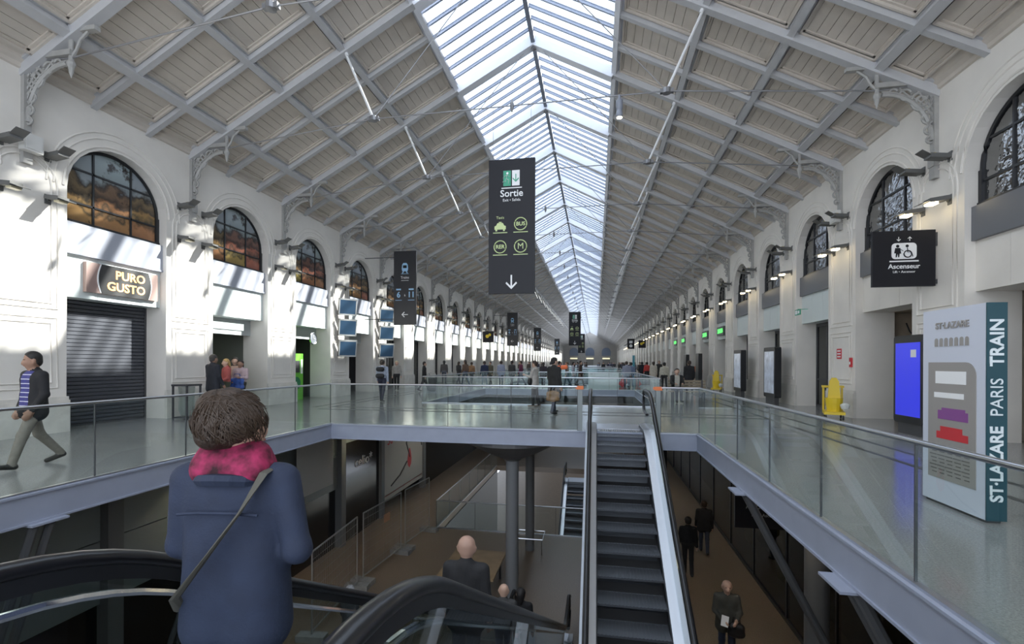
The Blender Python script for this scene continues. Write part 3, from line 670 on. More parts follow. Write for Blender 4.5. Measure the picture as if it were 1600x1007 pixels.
T_=lambda x,z:Matrix.Translation((x,-.034,z))@Matrix.Rotation(R(90),4,'X')
def sortie(x,y,lab,detail=True):
    o=empty('hanging_sign',(x,y,3.4)); tag(o,lab,'sign'); W=.61; H=3.5
    MB().box(-W,W,-.03,.06,0,H).build('sign_board',SIGNBLK,o)
    wi=MB(); [wi.tube([(q,0,H),(q,0,4.9)],.006,5) for q in (-.5,.5)]; wi.build('wire',ROD,o)
    b=MB(); b.box(-.20,.0,-.036,-.03,2.80,3.20); p=b.build('exit_panel',SIGNG,o); p.location=(-.02,0,0)
    b=MB(); run_man(b,-.12,3.0,.36); b.build('running_figure',WHITE,o,loc=(0,-.036,0))
    MB().box(.01,.21,-.036,-.03,2.80,3.20).build('door_panel',WHITE,o); b=MB(); arrow_down(b,.11,3.0,.25); b.build('door_arrow',SIGNG,o,loc=(0,-.038,0))
    MB().box(-.27,.27,-.034,-.03,2.735,2.76).build('rule',WHITE,o)
    text('Sortie',.25,T_(0,2.60),WHITE,o,bold=.003); text('Exit • Salida',.10,T_(0,2.43),WHITE,o)
    text('Taxis',.10,T_(-.30,1.98),SIGNY,o)
    b=MB(); picto_taxi(b,-.30,1.74,.30); b.build('taxi_symbol',SIGNY,o,loc=(0,-.032,0))
    for xx,zz,tx in ((.24,1.80,'BUS'),(-.30,1.22,'RER'),(.24,1.22,'M')):
        b=MB(); ring(b,xx,zz,.16,.014); b.build('ring',SIGNY,o,loc=(0,-.032,0)); text(tx,.14 if len(tx)>1 else .22,T_(xx,zz),SIGNY,o,bold=.003 if len(tx)>1 else 0)
    for xx in (-.30,.24):
        for zz in (1.58,1.0): MB().box(xx-.19,xx+.19,-.034,-.03,zz,zz+.02).build('rule',SIGNY,o)
    b=MB(); arrow_down(b,0,.30,.45); b.build('arrow',WHITE,o,loc=(0,-.032,0)); regroup(o,'sign_board',('wire',))
    return o
LS=['nearest the escalator head, over the floor opening','over the walkway far down the hall','farther down the hall under the skylight']
a0=sortie(-2.17,11.98,'large black hanging exit sign over the escalator walkway, showing every symbol clearly')
for y,l in ((Yp(9),'tall black exit sign hanging mid-hall under the far skylight'),(Yp(18),'small distant black exit sign in front of the end wall')):
    c=copy_tree(a0); c.location=(-2.17 if y<60 else -2.6,y,3.4); c['label']=l
def trains(x,y,lab):
    o=empty('hanging_sign',(x,y,3.5)); tag(o,lab,'sign'); W=.6; H=3.75
    MB().box(-W,W,-.03,.06,0,H).build('sign_board',mat('sign_grey',(.035,.035,.04),.35),o); MB().tube([(-W,0,H-.3),(-W-1.6,0,H-.3)],.02,6).tube([(-W,0,.3),(-W-1.6,0,.3)],.02,6).build('wall_arm',DARK,o)
    b=MB(); b.prism([(-.14,2.72),(.14,2.72),(.17,2.85),(.15,3.05),(.08,3.14),(-.08,3.14),(-.15,3.05),(-.17,2.85)],'y',-.04,-.03); b.box(-.2,.2,-.04,-.03,2.58,2.60); b.prism([(-.1,2.72),(-.16,2.62),(-.1,2.62),(-.05,2.72)],'y',-.04,-.03); b.prism([(.1,2.72),(.16,2.62),(.1,2.62),(.05,2.72)],'y',-.04,-.03); b.build('train_symbol',SIGNBLUE,o)
    MB().box(-.1,.1,-.042,-.04,2.88,3.02).build('train_window',SIGNBLK,o)
    text('Trains',.18,T_(0,2.40),WHITE,o); MB().box(-.2,.2,-.034,-.03,2.24,2.26).build('rule',WHITE,o)
    text('6',.40,T_(-.34,1.52),SIGNBLUE,o,bold=.008); text('11',.40,T_(.34,1.52),SIGNBLUE,o,bold=.008); text('à',.16,T_(0,1.5),WHITE,o)
    for xx in (-.34,.34): MB().box(xx-.17,xx+.17,-.034,-.03,1.24,1.265).box(xx-.13,xx+.13,-.034,-.03,1.76,1.84).build('rule',SIGNBLUE,o)
    b=MB(); arrow_down(b,0,0,.42); b.build('arrow',WHITE,o,loc=(0,-.032,.52),rot=(0,R(90),0)); regroup(o,'sign_board',('wall_arm',)); return o
t0=trains(-9.55,22.4,'tall dark train platform sign with blue numbers beside the departure screens')
for x,y,l in ((-9.3,52,'dark platform sign hanging mid-hall by the sunlit wall'),(-9.3,75,'smaller dark platform sign farther along the sunlit wall'),(-9.0,110,'tiny dark platform sign near the end wall')):
    c=copy_tree(t0); c.location=(x,y,3.5); c['label']=l
# lift sign
o=empty('lift_sign',(6.83,11.96,3.35)); tag(o,'square black lift sign with white figures fixed to a pilaster','sign')
MB().box(-.625,.625,-.03,.05,0,1.26).build('sign_board',SIGNBLK,o); MB().box(.62,.70,-.02,.04,.05,.15).box(.62,.70,-.02,.04,.9,1.2).build('wall_bracket',DARK,o)
def rrect(x0,x1,z0,z1,r): 
    out=[]
    for cx,cz,a0_ in ((x1-r,z1-r,0),(x0+r,z1-r,90),(x0+r,z0+r,180),(x1-r,z0+r,270)): out+=[(cx+r*math.cos(R(a0_+i*22.5)),cz+r*math.sin(R(a0_+i*22.5))) for i in range(5)]
    return out
MB().prism(rrect(-.25,.25,.62,.98,.08),'y',-.036,-.03).build('figure_panel',WHITE,o)
b=MB(); b.disc((-.13,0,.91),.035,'y',12); b.prism([(-.18,.87),(-.08,.87),(-.06,.74),(-.09,.74),(-.10,.66),(-.12,.66),(-.13,.74),(-.15,.66),(-.17,.66),(-.165,.75),(-.2,.75)],'y',-.003,0); b.tube([(-.09,-.001,.85),(-.02,-.001,.80)],.012,5,flat=.3)
b.disc((.06,0,.91),.033,'y',12); b.tube([(.06,-.001,.87),(.07,-.001,.77),(.14,-.001,.77),(.17,-.001,.67)],.02,5,flat=.3); ring(b,.07,.73,.075,.012); b.build('figure',SIGNBLK,o,loc=(0,-.038,0))
b=MB(); arrow_down(b,-.11,1.07,.12); b.build('arrow',WHITE,o,loc=(0,-.034,0)); b=MB(); arrow_down(b,-.11,-1.07,.12); b.build('arrow',WHITE,o,loc=(0,-.034,0),rot=(0,R(180),0))
MB().box(-.29,.29,-.036,-.03,.555,.585).build('rule',WHITE,o); text('Ascenseur',.15,T_(0,.45),WHITE,o,bold=.002); text('Lift • Ascensor',.075,T_(0,.33),WHITE,o)
regroup(o,'sign_board',('wall_bracket',))
# far small signs on the right and a shop flag on the left
for x,y,w_,h_,m_,l in ((4.4,Yp(12),.9,1.3,SIGNBLK,'small black symbol sign hanging far down by the shaded wall'),(5.4,Yp(11),.85,.9,SIGNBLK,'black square sign with yellow symbol far down the shaded wall'),(-9.5,Yp(7),1.0,1.0,SIGNBLK,'black square sign with yellow leaves by the sunlit wall')):
    o=empty('hanging_sign',(x,y,3.4)); tag(o,l,'sign'); MB().box(-w_/2,w_/2,-.03,.05,0,h_).build('sign_board',m_,o); MB().tube([(0,0,h_),(0,0,4.6)],.01,5).build('hanger',ROD,o)
    if 'yellow' in l: MB().disc((-.08,-.035,h_*.55),.16,'y',10).disc((.14,-.035,h_*.68),.13,'y',10).build('symbol',YEL,o)
    else: MB().disc((0,-.035,h_*.3),.2,'y',14).box(-.2,.2,-.036,-.03,h_*.55,h_*.8).build('symbol',WHITE,o)
# departure screens
for k,lab in ((2,'stack by the dark doorway'),(3,'stack behind the platform sign')):
    for i,(z,nm) in enumerate(((1.85,'lowest'),(2.82,'middle'),(3.78,'top'))):
        o=empty('departure_screen',(XC-HW+.42,Yp(k)-.1,z),R(50)); tag(o,nm+' tilted departure monitor of the '+lab,'monitor')
        M=Matrix.Rotation(R(10),4,'X'); MB().box(-.42,.42,0,.12,0,.78,M=M).build('casing',LAMPG,o); MB().box(-.37,.37,-.012,0,.07,.71,M=M).build('screen',SCREENP,o); MB().box(-.42,.42,-.016,-.002,.71,.78,M=M).box(-.42,.42,-.016,-.002,0,.07,M=M).box(-.42,-.37,-.016,-.002,0,.78,M=M).box(.37,.42,-.016,-.002,0,.78,M=M).build('bezel',mat('bezel',(.55,.56,.55),.4),o); MB().box(-.05,.05,.1,.36,.3,.4).build('wall_arm',LAMPG,o)
# ================================================================== totem and kiosks
o=empty('map_totem',(3.86,5.46,0)); tag(o,'white station map totem with teal edge behind the glass railing','totem')
MB().box(0,.17,.0,.92,.03,2.22).build('body',TOTEMW,o); MB().box(-.004,.174,-.012,0,0.03,2.22).build('teal_edge',TEAL,o); MB().box(.02,.15,.03,.89,0,.03).build('foot',DARK,o)
tx=lambda y,z:Matrix.Translation((-.006,y,z))@Matrix.Rotation(R(-90),4,'Z')@Matrix.Rotation(R(90),4,'X')
n=6; pts=[(.10,.42),(.74,.42)]+[(.74,1.55)]+[(.54+.20*math.cos(R(15*i))*-1 if False else .30-.20*math.cos(R(90-15*i)) if False else 0,0) for i in range(0)]
poly=[(.82,.30),(.82,1.62),(.26,1.62)]+[(.26-.14*math.sin(R(15*i)),1.48+.14*math.cos(R(15*i))) for i in range(1,7)]+[(.12,.30)]
MB().prism(poly,'x',-.006,0).build('map_panel',MAPG,o)
text('ST·LAZARE',.10,tx(.46,2.03),MAPG,o,bold=.002)
b=MB()
for i in range(7): b.prism([(.22+i*.075,1.80)]+[(.245+i*.075-.025*math.cos(math.pi*q/6),1.87+.025*math.sin(math.pi*q/6)) for q in range(7)]+[(.27+i*.075,1.80)],'x',-.006,0)
b.build('arch_frieze',MAPG,o)
MB().box(-.009,-.006,.25,.70,1.38,1.52).box(-.009,-.006,.28,.72,1.22,1.28).build('plan_white',WHITE,o)
MB().box(-.009,-.006,.22,.66,.98,1.08).box(-.010,-.006,.26,.60,1.03,1.11).build('plan_purple',PURPLE,o); MB().box(-.009,-.006,.22,.68,.76,.84).box(-.010,-.006,.3,.62,.82,.9).build('plan_red',RED,o)
b=MB()
for i in range(5):
    for j in range(7): b.box(-.008,-.006,.2+i*.12,.27+i*.12+.02*((i*3+j)%3),.36+j*.04,.372+j*.04)
b.build('legend_lines',mat('legend',(.14,.13,.12),.5),o)
Mv=lambda z:Matrix.Translation((.085,-.016,z))@Matrix.Rotation(R(90),4,'X')@Matrix.Rotation(R(90),4,'Z')
LTW=mat('teal_letters',(.66,.72,.74),.5)
text('ST·LAZARE',.155,Mv(.60),LTW,o,bold=.004); text('PARIS',.155,Mv(1.27),LTW,o); text('TRAIN',.165,Mv(1.82),LTW,o,bold=.004)
regroup(o,'body',('foot','teal_edge'))
for c in list(o.children):
    pass
def kiosk(y,lab,scr,x=6.75,w_=1.0):
    o=empty('display_kiosk',(x,y,0)); tag(o,lab,'kiosk')
    b=MB(); b.prism(rrect(-.5*w_,.5*w_,.25,2.25,.08),'x',0,.24); b.build('casing',BLACK,o); MB().box(.04,.2,-.4*w_,.4*w_,0,.26).build('foot',DARK,o); MB().box(-.008,0,-.42*w_,.42*w_,.42,2.08).build('screen',scr,o)
    return o
k=kiosk(12.0,'black display kiosk with plain blue screen beside the map totem',SCREENB,6.95)
MB().box(-.012,-.008,-.30,-.12,1.75,1.92).build('screen_mark',WHITE,k)
kiosk(20.3,'black advertising kiosk with pale screen, next beyond the yellow cart',SCREENW,6.85,1.2); kiosk(24.6,'black advertising kiosk on the far side of a glazed door from the first',SCREENW,6.85,1.2)
for i,y in enumerate((32.7,37)): kiosk(y,'small distant black advertising kiosk, '+('nearer' if i==0 else 'farther')+' of two beyond the green box signs',BLACK,6.6)['group']='far kiosks'
# yellow cleaning cart
def cart(x,y,lab,sc=1):
    o=empty('cleaning_cart',(x,y,0),R(-20)); tag(o,lab,'cart')
    b=MB(); b.box(-.25,.25,-.4,.4,.16,.24); b.box(-.25,-.2,.3,.4,.2,.95); b.box(.2,.25,.3,.4,.2,.95); b.box(-.27,.27,.2,.42,.9,.96); b.build('frame',YEL,o)
    MB().lathe([(.17,.24),(.21,.5),(.22,.62)],0,-.12,14).build('bucket',YEL,o); MB().prism([(-.15,.62),(.15,.62),(.11,1.1),(.05,1.2),(-.05,1.2),(-.11,1.1)],'y',-.22,-.02).build('wringer',YEL,o)
    for xx in (-.2,.2):
        for yy in (-.33,.33): 
            MB().lathe([(.06,-.02),(.075,0),(.06,.02)],0,0,12).build('wheel',DARK,o,loc=(xx,yy,.075),rot=(0,R(90),0))
    MB().lathe([(.02,.3),(.09,.34),(.12,.45),(.05,.5)],.24,-.36,8).build('mop_head',mat('mop',(.7,.72,.68),.9),o); return o
cart(6.75,14.9,'yellow wheeled mop bucket cart standing against the pilaster'); cart(6.6,27.5,'second yellow cart far along by a man in dark clothes')
# waste bag stand by the suited man
o=empty('waste_stand',(-11.2,11.2,0)); tag(o,'dark metal waste stand with clear bag by the pilaster','bin')
b=MB(); [b.box(x-.02,x+.02,y-.02,y+.02,0,.95) for x in (-.22,.22) for y in (-.22,.22)]; b.box(-.25,.25,-.25,.25,.92,.97); b.box(-.24,.24,-.24,.24,.04,.07); b.build('frame',DARK,o)
MB().lathe([(.14,.10),(.19,.25),(.18,.6),(.20,.9)],0,0,14).build('clear_bag',glassmat('bag',(.85,.87,.85),1.3,.3,.3),o)
# bench
o=empty('bench',(3.75,20.3,0)); tag(o,'slatted bench with seated man on the walkway','bench')
for i in range(4): MB().box(-.75,.75,-.25+i*.125,-.15+i*.125,.42,.45).build('seat_slat',WOOD,o)
for i in range(3): MB().box(-.75,.75,.25,.28,.55+i*.12,.65+i*.12).build('back_slat',WOOD,o)
for x in (-.6,.6): MB().box(x-.03,x+.03,-.22,.26,.36,.42).box(x-.03,x+.03,.22,.28,0,.9).box(x-.03,x+.03,-.22,-.16,0,.4).build('leg',DARK,o)
# distant teal totem
o=empty('map_totem',(3.4,44,0)); tag(o,'distant slim teal and white totem among the crowd','totem'); MB().box(-.1,.1,0,.8,0,2.3).build('body',TOTEMW,o); MB().box(-.1,.1,-.02,0,0,2.3).build('teal_edge',mat('teal2',(.05,.3,.38),.4),o)
# ================================================================== lower level
def column(x,y,r,lab,zt=-.36,head=True):
    o=empty('column',(x,y,LZ)); tag(o,lab,'column'); H=zt-LZ
    MB().lathe([(r,0),(r,H-.35),(r*1.15,H-.34),(r*1.15,H-.05)] if head else [(r,0),(r,H)],0,0,24).build('shaft',mat('column_grey',(.20,.205,.215),.45),o,smooth=True)
    if head: MB().lathe([(r*1.25,H-.62),(r*1.6,H-.56),(.75,H-.36),(1.25,H-.10),(1.25,H)],0,0,28).build('capital',mat('column_dark',(.10,.10,.105),.5),o)
    return o
column(-2.17,12.2,.17,'grey round column with wide flared head under the front of the walkway'); column(-2.17,15.6,.15,'slimmer grey round column deeper under the walkway, inside the low hoop')
column(3.95,9.3,.2,'dark round column by the lower shop glass',head=False)
for y in (5.0,): pass
tag(MB().tube([(-2.6,15.2,LZ+.5),(-1.7,15.2,LZ+.5),(-1.7,16.0,LZ+.5),(-2.6,16.0,LZ+.5)],.02,6,closed=True).tube([(-1.72,15.22,LZ),(-1.72,15.22,LZ+.5)],.015,6).tube([(-2.58,15.22,LZ),(-2.58,15.22,LZ+.5)],.015,6).build('guard_hoop',STEEL),'low steel guard hoop round the slimmer column','barrier')
# lower shopfront pieces on the left
XL=-8.6
lw=empty('lower_shop',(XL,0,LZ)); tag(lw,'dark lower-level shop fronts with grey posts and fascia under the concourse','shop front')
for y in (3.2,7.0,10.85,14.7,17.7,22.4): MB().box(-.12,.14,y-.14,y+.14,0,4.34).build('post',mat('post_lower',(.16,.165,.17),.5),lw)
fas=mat('fascia_lower',(.22,.25,.25),.35)
for y0,y1 in ((-2,3.06),(3.34,6.86),(7.14,10.71),(10.99,14.56)):
    for i in range(2):
        a=y0+(y1-y0)*i/2; MB().box(-.1,-.02,a+.01,a+(y1-y0)/2-.01,2.0,3.1).box(-.1,-.02,a+.01,a+(y1-y0)/2-.01,3.12,4.34).build('fascia_panel',fas,lw)
    MB().box(-.14,-.1,y0,y1,0,2.0).build('dark_window',mat('shop_black',(.012,.012,.013),.15),lw)
MB().box(-.08,.02,14.84,17.56,0,3.45).build('black_front',MATS['shop_black'],lw); MB().box(-.1,.0,14.84,17.56,3.46,4.34).build('fascia_panel',fas,lw)
text('celio*',.50,FXp(.035,16.3,2.62),WHITE,lw,bold=.004,sx=1.15)
MB().box(.0,.06,17.85,22.25,.55,4.3).build('poster_board',mat('poster_pale',(.50,.48,.44),.6),lw)
b=MB(); b.tube([(.07,20.6,1.9),(.07,20.2,2.6),(.07,20.5,3.1),(.07,21.2,3.2),(.07,21.9,2.7),(.07,22.1,2.2)],.035,6); b.tube([(.07,20.3,1.75),(.07,19.5,1.3),(.07,18.6,1.05)],.03,6); b.build('poster_line',mat('print_black',(.05,.045,.045),.5),lw)
MB().lathe([(.02,1.3),(.2,1.45),(.24,1.7),(.14,2.05),(.05,2.2)],0,0,14).build('poster_red_shape',RED,lw,loc=(.065,20.6,.1),scale=(.05,1,1))
MB().lathe([(.12,3.3),(.2,3.42),(.1,3.6),(.16,3.9),(.05,4.1)],0,0,10).build('poster_dark_shape',MATS['print_black'],lw,loc=(.065,21.4,0),scale=(.05,1,1)); text('30',.55,FXp(.07,18.5,3.0),RED,lw)
MB().box(.02,.06,17.9,22.2,.72,.76).build('poster_rule',RED,lw)
MB().box(-.1,0,22.6,60,0,4.34).build('dark_window',MATS['shop_black'],lw)
tag(MB().box(-8.3,-8.26,11.9,13.7,-2.3,-.36).build('blank_banner',mat('banner_pale',(.50,.50,.49),.7)),'blank pale banner hanging under the concourse edge','banner')
# lower right shop glass
rw=empty('lower_shop',(4.6,0,LZ)); tag(rw,'dark reflective lower-level shop glazing under the right-hand concourse','shop front')
for i in range(14):
    y=-2+i*2.4; MB().box(0,.03,y+.03,y+2.37,.1,4.3).build('pane',SHOPG,rw); MB().box(-.02,.06,y-.03,y+.03,0,4.34).build('mullion',BLACK,rw)
MB().box(-.03,.05,-2,32,0,.1).build('base_rail',BLACK,rw)
for y0,y1,m_ in ((9.5,9.9,mat('shop_warm',(.5,.33,.15),.6)),(14.6,15.0,mat('shop_warm2',(.45,.36,.1),.6)),(17.5,18.1,MATS['shop_warm'])): MB().box(.7,.8,y0,y1,0,2.6).build('inner_panel',m_,rw)
b=MB(); [b.disc((.5,15.2+.3*i,3.2+.25*(i%2)),.14,'x',8) for i in range(3)]; b.build('neon',mat('neon_yellow',(.6,.8,.1),.5,emit=(.7,.9,.1),estr=1.5),rw)
o=empty('lift_sign',(3.75,11.3,-2.1)); tag(o,'dim black lift sign hanging on the lower level','sign'); MB().box(-.65,.65,-.03,.04,0,.85).build('sign_board',SIGNBLK,o); text('Ascenseur',.2,T_(0,.5),mat('dim_white',(.35,.36,.35),.5),o); text('Lift • Ascensor',.1,T_(0,.3),MATS['dim_white'],o); MB().tube([(0,0,.85),(0,0,1.75)],.015,5).build('hanger',DARK,o)
o=empty('direction_sign',(2.1,17,-2.6)); tag(o,'tall black sign with white arrows beside the escalator underside','sign'); MB().box(-.35,.35,-.03,.04,-1.2,1.9).build('sign_board',SIGNBLK,o)
b=MB(); arrow_down(b,0,-1.5,.35); b.build('arrow',MATS['dim_white'],o,loc=(0,-.035,0),rot=(0,R(180),0)); b=MB(); arrow_down(b,0,0,.35); b.build('arrow',MATS['dim_white'],o,loc=(0,-.035,-.4),rot=(0,R(-90),0))
# inclined struts with plates under the edge beams
for s,x,ys_ in ((1,OR_,(7.7,4.65,1.6)),(-1,OL,(7.7,4.65))):
    for y in ys_:
        o=empty('edge_strut',(x,y,-.36)); tag(o,'inclined steel strut and plate, %s from the walkway, '%ORD[ys_.index(y)]+('totem side' if s>0 else 'shutter side'),'strut','edge struts')
        MB().box(-.2,.14,-.2,.2,-.025,0).build('plate',BEAM,o)
        for d in (-.09,.09): MB().tube([(0,d,-.05),(s*(2.2 if s>0 else 1.6),d,LZ+.36)],.05,8).build('strut_bar',mat('strut_grey',(.12,.125,.135),.4),o)
# fence panels
for (x0,y0,x1,y1,l) in ((-6.3,9.6,-6.5,12.0,'wire mesh site fence panel nearest the descending escalator'),(-6.5,12.35,-6.3,14.5,'wire mesh site fence panel with orange notice in the middle of the row'),(-6.3,14.85,-6.1,16.6,'wire mesh site fence panel at the edge of the lower void')):
    L=math.hypot(x1-x0,y1-y0); o=empty('fence_panel',(x0,y0,LZ),math.atan2(y1-y0,x1-x0)); tag(o,l,'fence')
    b=MB(); [b.tube(p,.02,8) for p in (((0,0,.1),(0,0,2.0)),((L,0,.1),(L,0,2.0)),((0,0,2.0),(L,0,2.0)),((0,0,.2),(L,0,.2)))]; b.build('frame',mat('galvanised',(.34,.34,.33),.4,metal=.5),o)
    b=MB(); n=int(L/.09)
    for i in range(1,n): b.box(i*.09-.003,i*.09+.003,-.003,.003,.2,2.0)
    for i in range(1,8): b.box(0,L,-.003,.003,.2+i*.23,.206+i*.23)
    b.build('wire_mesh',MATS['galvanised'],o)
    for xx in (0,L): MB().box(xx-.12,xx+.12,-.33,.33,0,.14).build('concrete_foot',CONC,o)
    if 'orange' in l: MB().box(1.1,1.45,-.01,.0,1.35,1.6).build('notice',mat('notice_orange',(.45,.25,.15),.6),o)
# glass railings round the lower void
for p0,p1,n,l in (((-5.95,17.0),(-5.95,28),7,'along the left of the lower void'),((1.6,17),(1.6,28),7,'along the right of the lower void'),((-5.95,17),(1.6,17),5,'across the front of the lower void')):
    r_=railing('dim glass railing '+l,p0,p1,n); r_.location.z=LZ
o=escalator('distant lower escalator descending from beyond the columns',-.9,24.5,-1,drop=4.7,nstep=30); o.location.z=LZ
# table by the fence
o=empty('table',(-3.3,12.5,LZ)); tag(o,'plain brown wooden table on the lower floor ahead of the bald man','table')
MB().box(-.75,.75,-.9,.9,.72,.77).build('tabletop',mat('table_brown',(.36,.25,.14),.5,var=.15),o)
for x in (-.58,.58):
    for y in (-.82,.82): MB().box(x-.03,x+.03,y-.03,y+.03,0,.72).build('leg',DARK,o)
# lights on the lower level: recessed downlights in the concourse underside
for x in (-8.0,3.6):
    for y in (3,9,15,21):
        o=empty('downlight',(x,y,-.37)); tag(o,'small recessed downlight under the concourse slab','lamp','lower level downlights')
        MB().lathe([(.10,-.02),(.10,.02)],0,0,14).build('lens',WARM,o)
        ld_=bpy.data.lights.new('downlight_lamp','SPOT'); ld_.energy=60; ld_.color=(1,.82,.6); ld_.spot_size=R(130); ld_.spot_blend=.6; ld_.shadow_soft_size=.1
        lo=bpy.data.objects.new('downlight_lamp',ld_); col.objects.link(lo); lo.parent=o; lo.location=(0,0,-.06)
# ================================================================== people
def surface_nets(f, org, h):
    nx,ny,nz=f.shape; ins=f<0
    c=[f[i:nx-1+i, j:ny-1+j, k:nz-1+k] for i in (0,1) for j in (0,1) for k in (0,1)]
    cs=np.stack(c,-1); si=cs<0; act=si.any(-1)&~si.all(-1)
    idx=-np.ones(act.shape,int); cells=np.argwhere(act); idx[act]=np.arange(len(cells))
    corner=np.array([(i,j,k) for i in (0,1) for j in (0,1) for k in (0,1)],float); vals=cs[act]
    acc=np.zeros((len(cells),3)); cnt=np.zeros(len(cells))
    for a in range(8):
        for b_ in range(a+1,8):
            if np.abs(corner[a]-corner[b_]).sum()!=1: continue
            va,vb=vals[:,a],vals[:,b_]; m=(va<0)!=(vb<0); t=np.where(m,va/np.where(m,va-vb,1),0)
            acc[m]+=(corner[a]+t[:,None]*(corner[b_]-corner[a]))[m]; cnt[m]+=1
    V=(cells+acc/cnt[:,None])*h+org; F=[]
    for ax in range(3):
        sl0=[slice(None)]*3; sl1=[slice(None)]*3; sl0[ax]=slice(0,-1); sl1[ax]=slice(1,None)
        ch=ins[tuple(sl0)]!=ins[tuple(sl1)]; e=np.argwhere(ch)
        o1,o2=[(1,2),(2,0),(0,1)][ax]
        e=e[(e[:,o1]>0)&(e[:,o2]>0)&(e[:,o1]<f.shape[o1]-1)&(e[:,o2]<f.shape[o2]-1)]
        def I(d1,d2):
            q=e.copy(); q[:,o1]-=d1; q[:,o2]-=d2; return idx[q[:,0],q[:,1],q[:,2]]
        quad=np.stack([I(1,1),I(0,1),I(0,0),I(1,0)],1)
        flip=~ins[e[:,0],e[:,1],e[:,2]]; quad[flip]=quad[flip][:,::-1]; F.append(quad)
    return V,np.concatenate(F)
def cap_d(P,a,b,ra,rb,sy=1.0):
    a=np.array(a,float); b=np.array(b,float); d=b-a; L=max(d@d,1e-9)
    Q_=P-a; t=np.clip((Q_@d)/L,0,1); D=Q_-t[...,None]*d
    if sy!=1.0: D=D*np.array([1,1/sy,1])
    return np.sqrt((D*D).sum(-1))*(1 if sy==1 else .5+.5*sy) - (ra+(rb-ra)*t)
def sdf_mesh(name, prims, h, mats, k=.03, cut=None, pos_mat=None):
    pts=np.array([p for q in prims for p in (q[0],q[1])]); rm=max(max(q[2],q[3]) for q in prims)+2.5*h
    lo=pts.min(0)-rm; hi=pts.max(0)+rm; n=np.ceil((hi-lo)/h).astype(int)+1
    G=np.stack(np.meshgrid(*[lo[i]+h*np.arange(n[i]) for i in range(3)],indexing='ij'),-1)
    f=None
    for q in prims:
        d=cap_d(G,*q[:4],q[5] if len(q)>5 else 1.0)
        if f is None: f=d
        else:
            hh=np.clip(.5+.5*(f-d)/k,0,1); f=f*(1-hh)+d*hh-k*hh*(1-hh)
    if cut is not None: f=np.maximum(f,cut(G))
    V,F=surface_nets(f,lo,h)
    me=bpy.data.meshes.new(name); me.from_pydata(V.tolist(),[],F.tolist())
    for m in mats: me.materials.append(m)
    if len(mats)>1:
        C=V[F].mean(1); ds=np.stack([cap_d(C,*q[:4],q[5] if len(q)>5 else 1.0) for q in prims],1); mi=np.array([q[4] for q in prims])[ds.argmin(1)]
        if pos_mat is not None: mi=pos_mat(C,mi)
        me.polygons.foreach_set('material_index',mi.astype(int).tolist())
    me.polygons.foreach_set('use_smooth',[True]*len(me.polygons)); me.update(); return me
def cl(name,c,rough=.8): return mat('cloth_'+name,c,rough,var=.15,vscale=12,bump=.2,bscale=90)
SK=mat('skin_light',(.56,.36,.27),.55); SKB=mat('skin_brown',(.33,.19,.13),.55)
def stripe_mat():
    m=bpy.data.materials.new('striped_polo'); m.use_nodes=True; n=m.node_tree.nodes; L=m.node_tree.links; b=n['Principled BSDF']; b.inputs['Roughness'].default_value=.8
    tc=n.new('ShaderNodeTexCoord'); s=n.new('ShaderNodeSeparateXYZ'); L.new(tc.outputs['Object'],s.inputs[0]); ma=n.new('ShaderNodeMath'); ma.operation='MULTIPLY'; ma.inputs[1].default_value=15; L.new(s.outputs[2],ma.inputs[0])
    fr_=n.new('ShaderNodeMath'); fr_.operation='FRACT'; L.new(ma.outputs[0],fr_.inputs[0]); r=n.new('ShaderNodeValToRGB'); r.color_ramp.interpolation='CONSTANT'; r.color_ramp.elements[0].color=(.05,.05,.20,1); r.color_ramp.elements[1].position=.82; r.color_ramp.elements[1].color=(.6,.6,.7,1)
    L.new(fr_.outputs[0],r.inputs[0]); L.new(r.outputs[0],b.inputs['Base Color']); return m
POLO=stripe_mat()
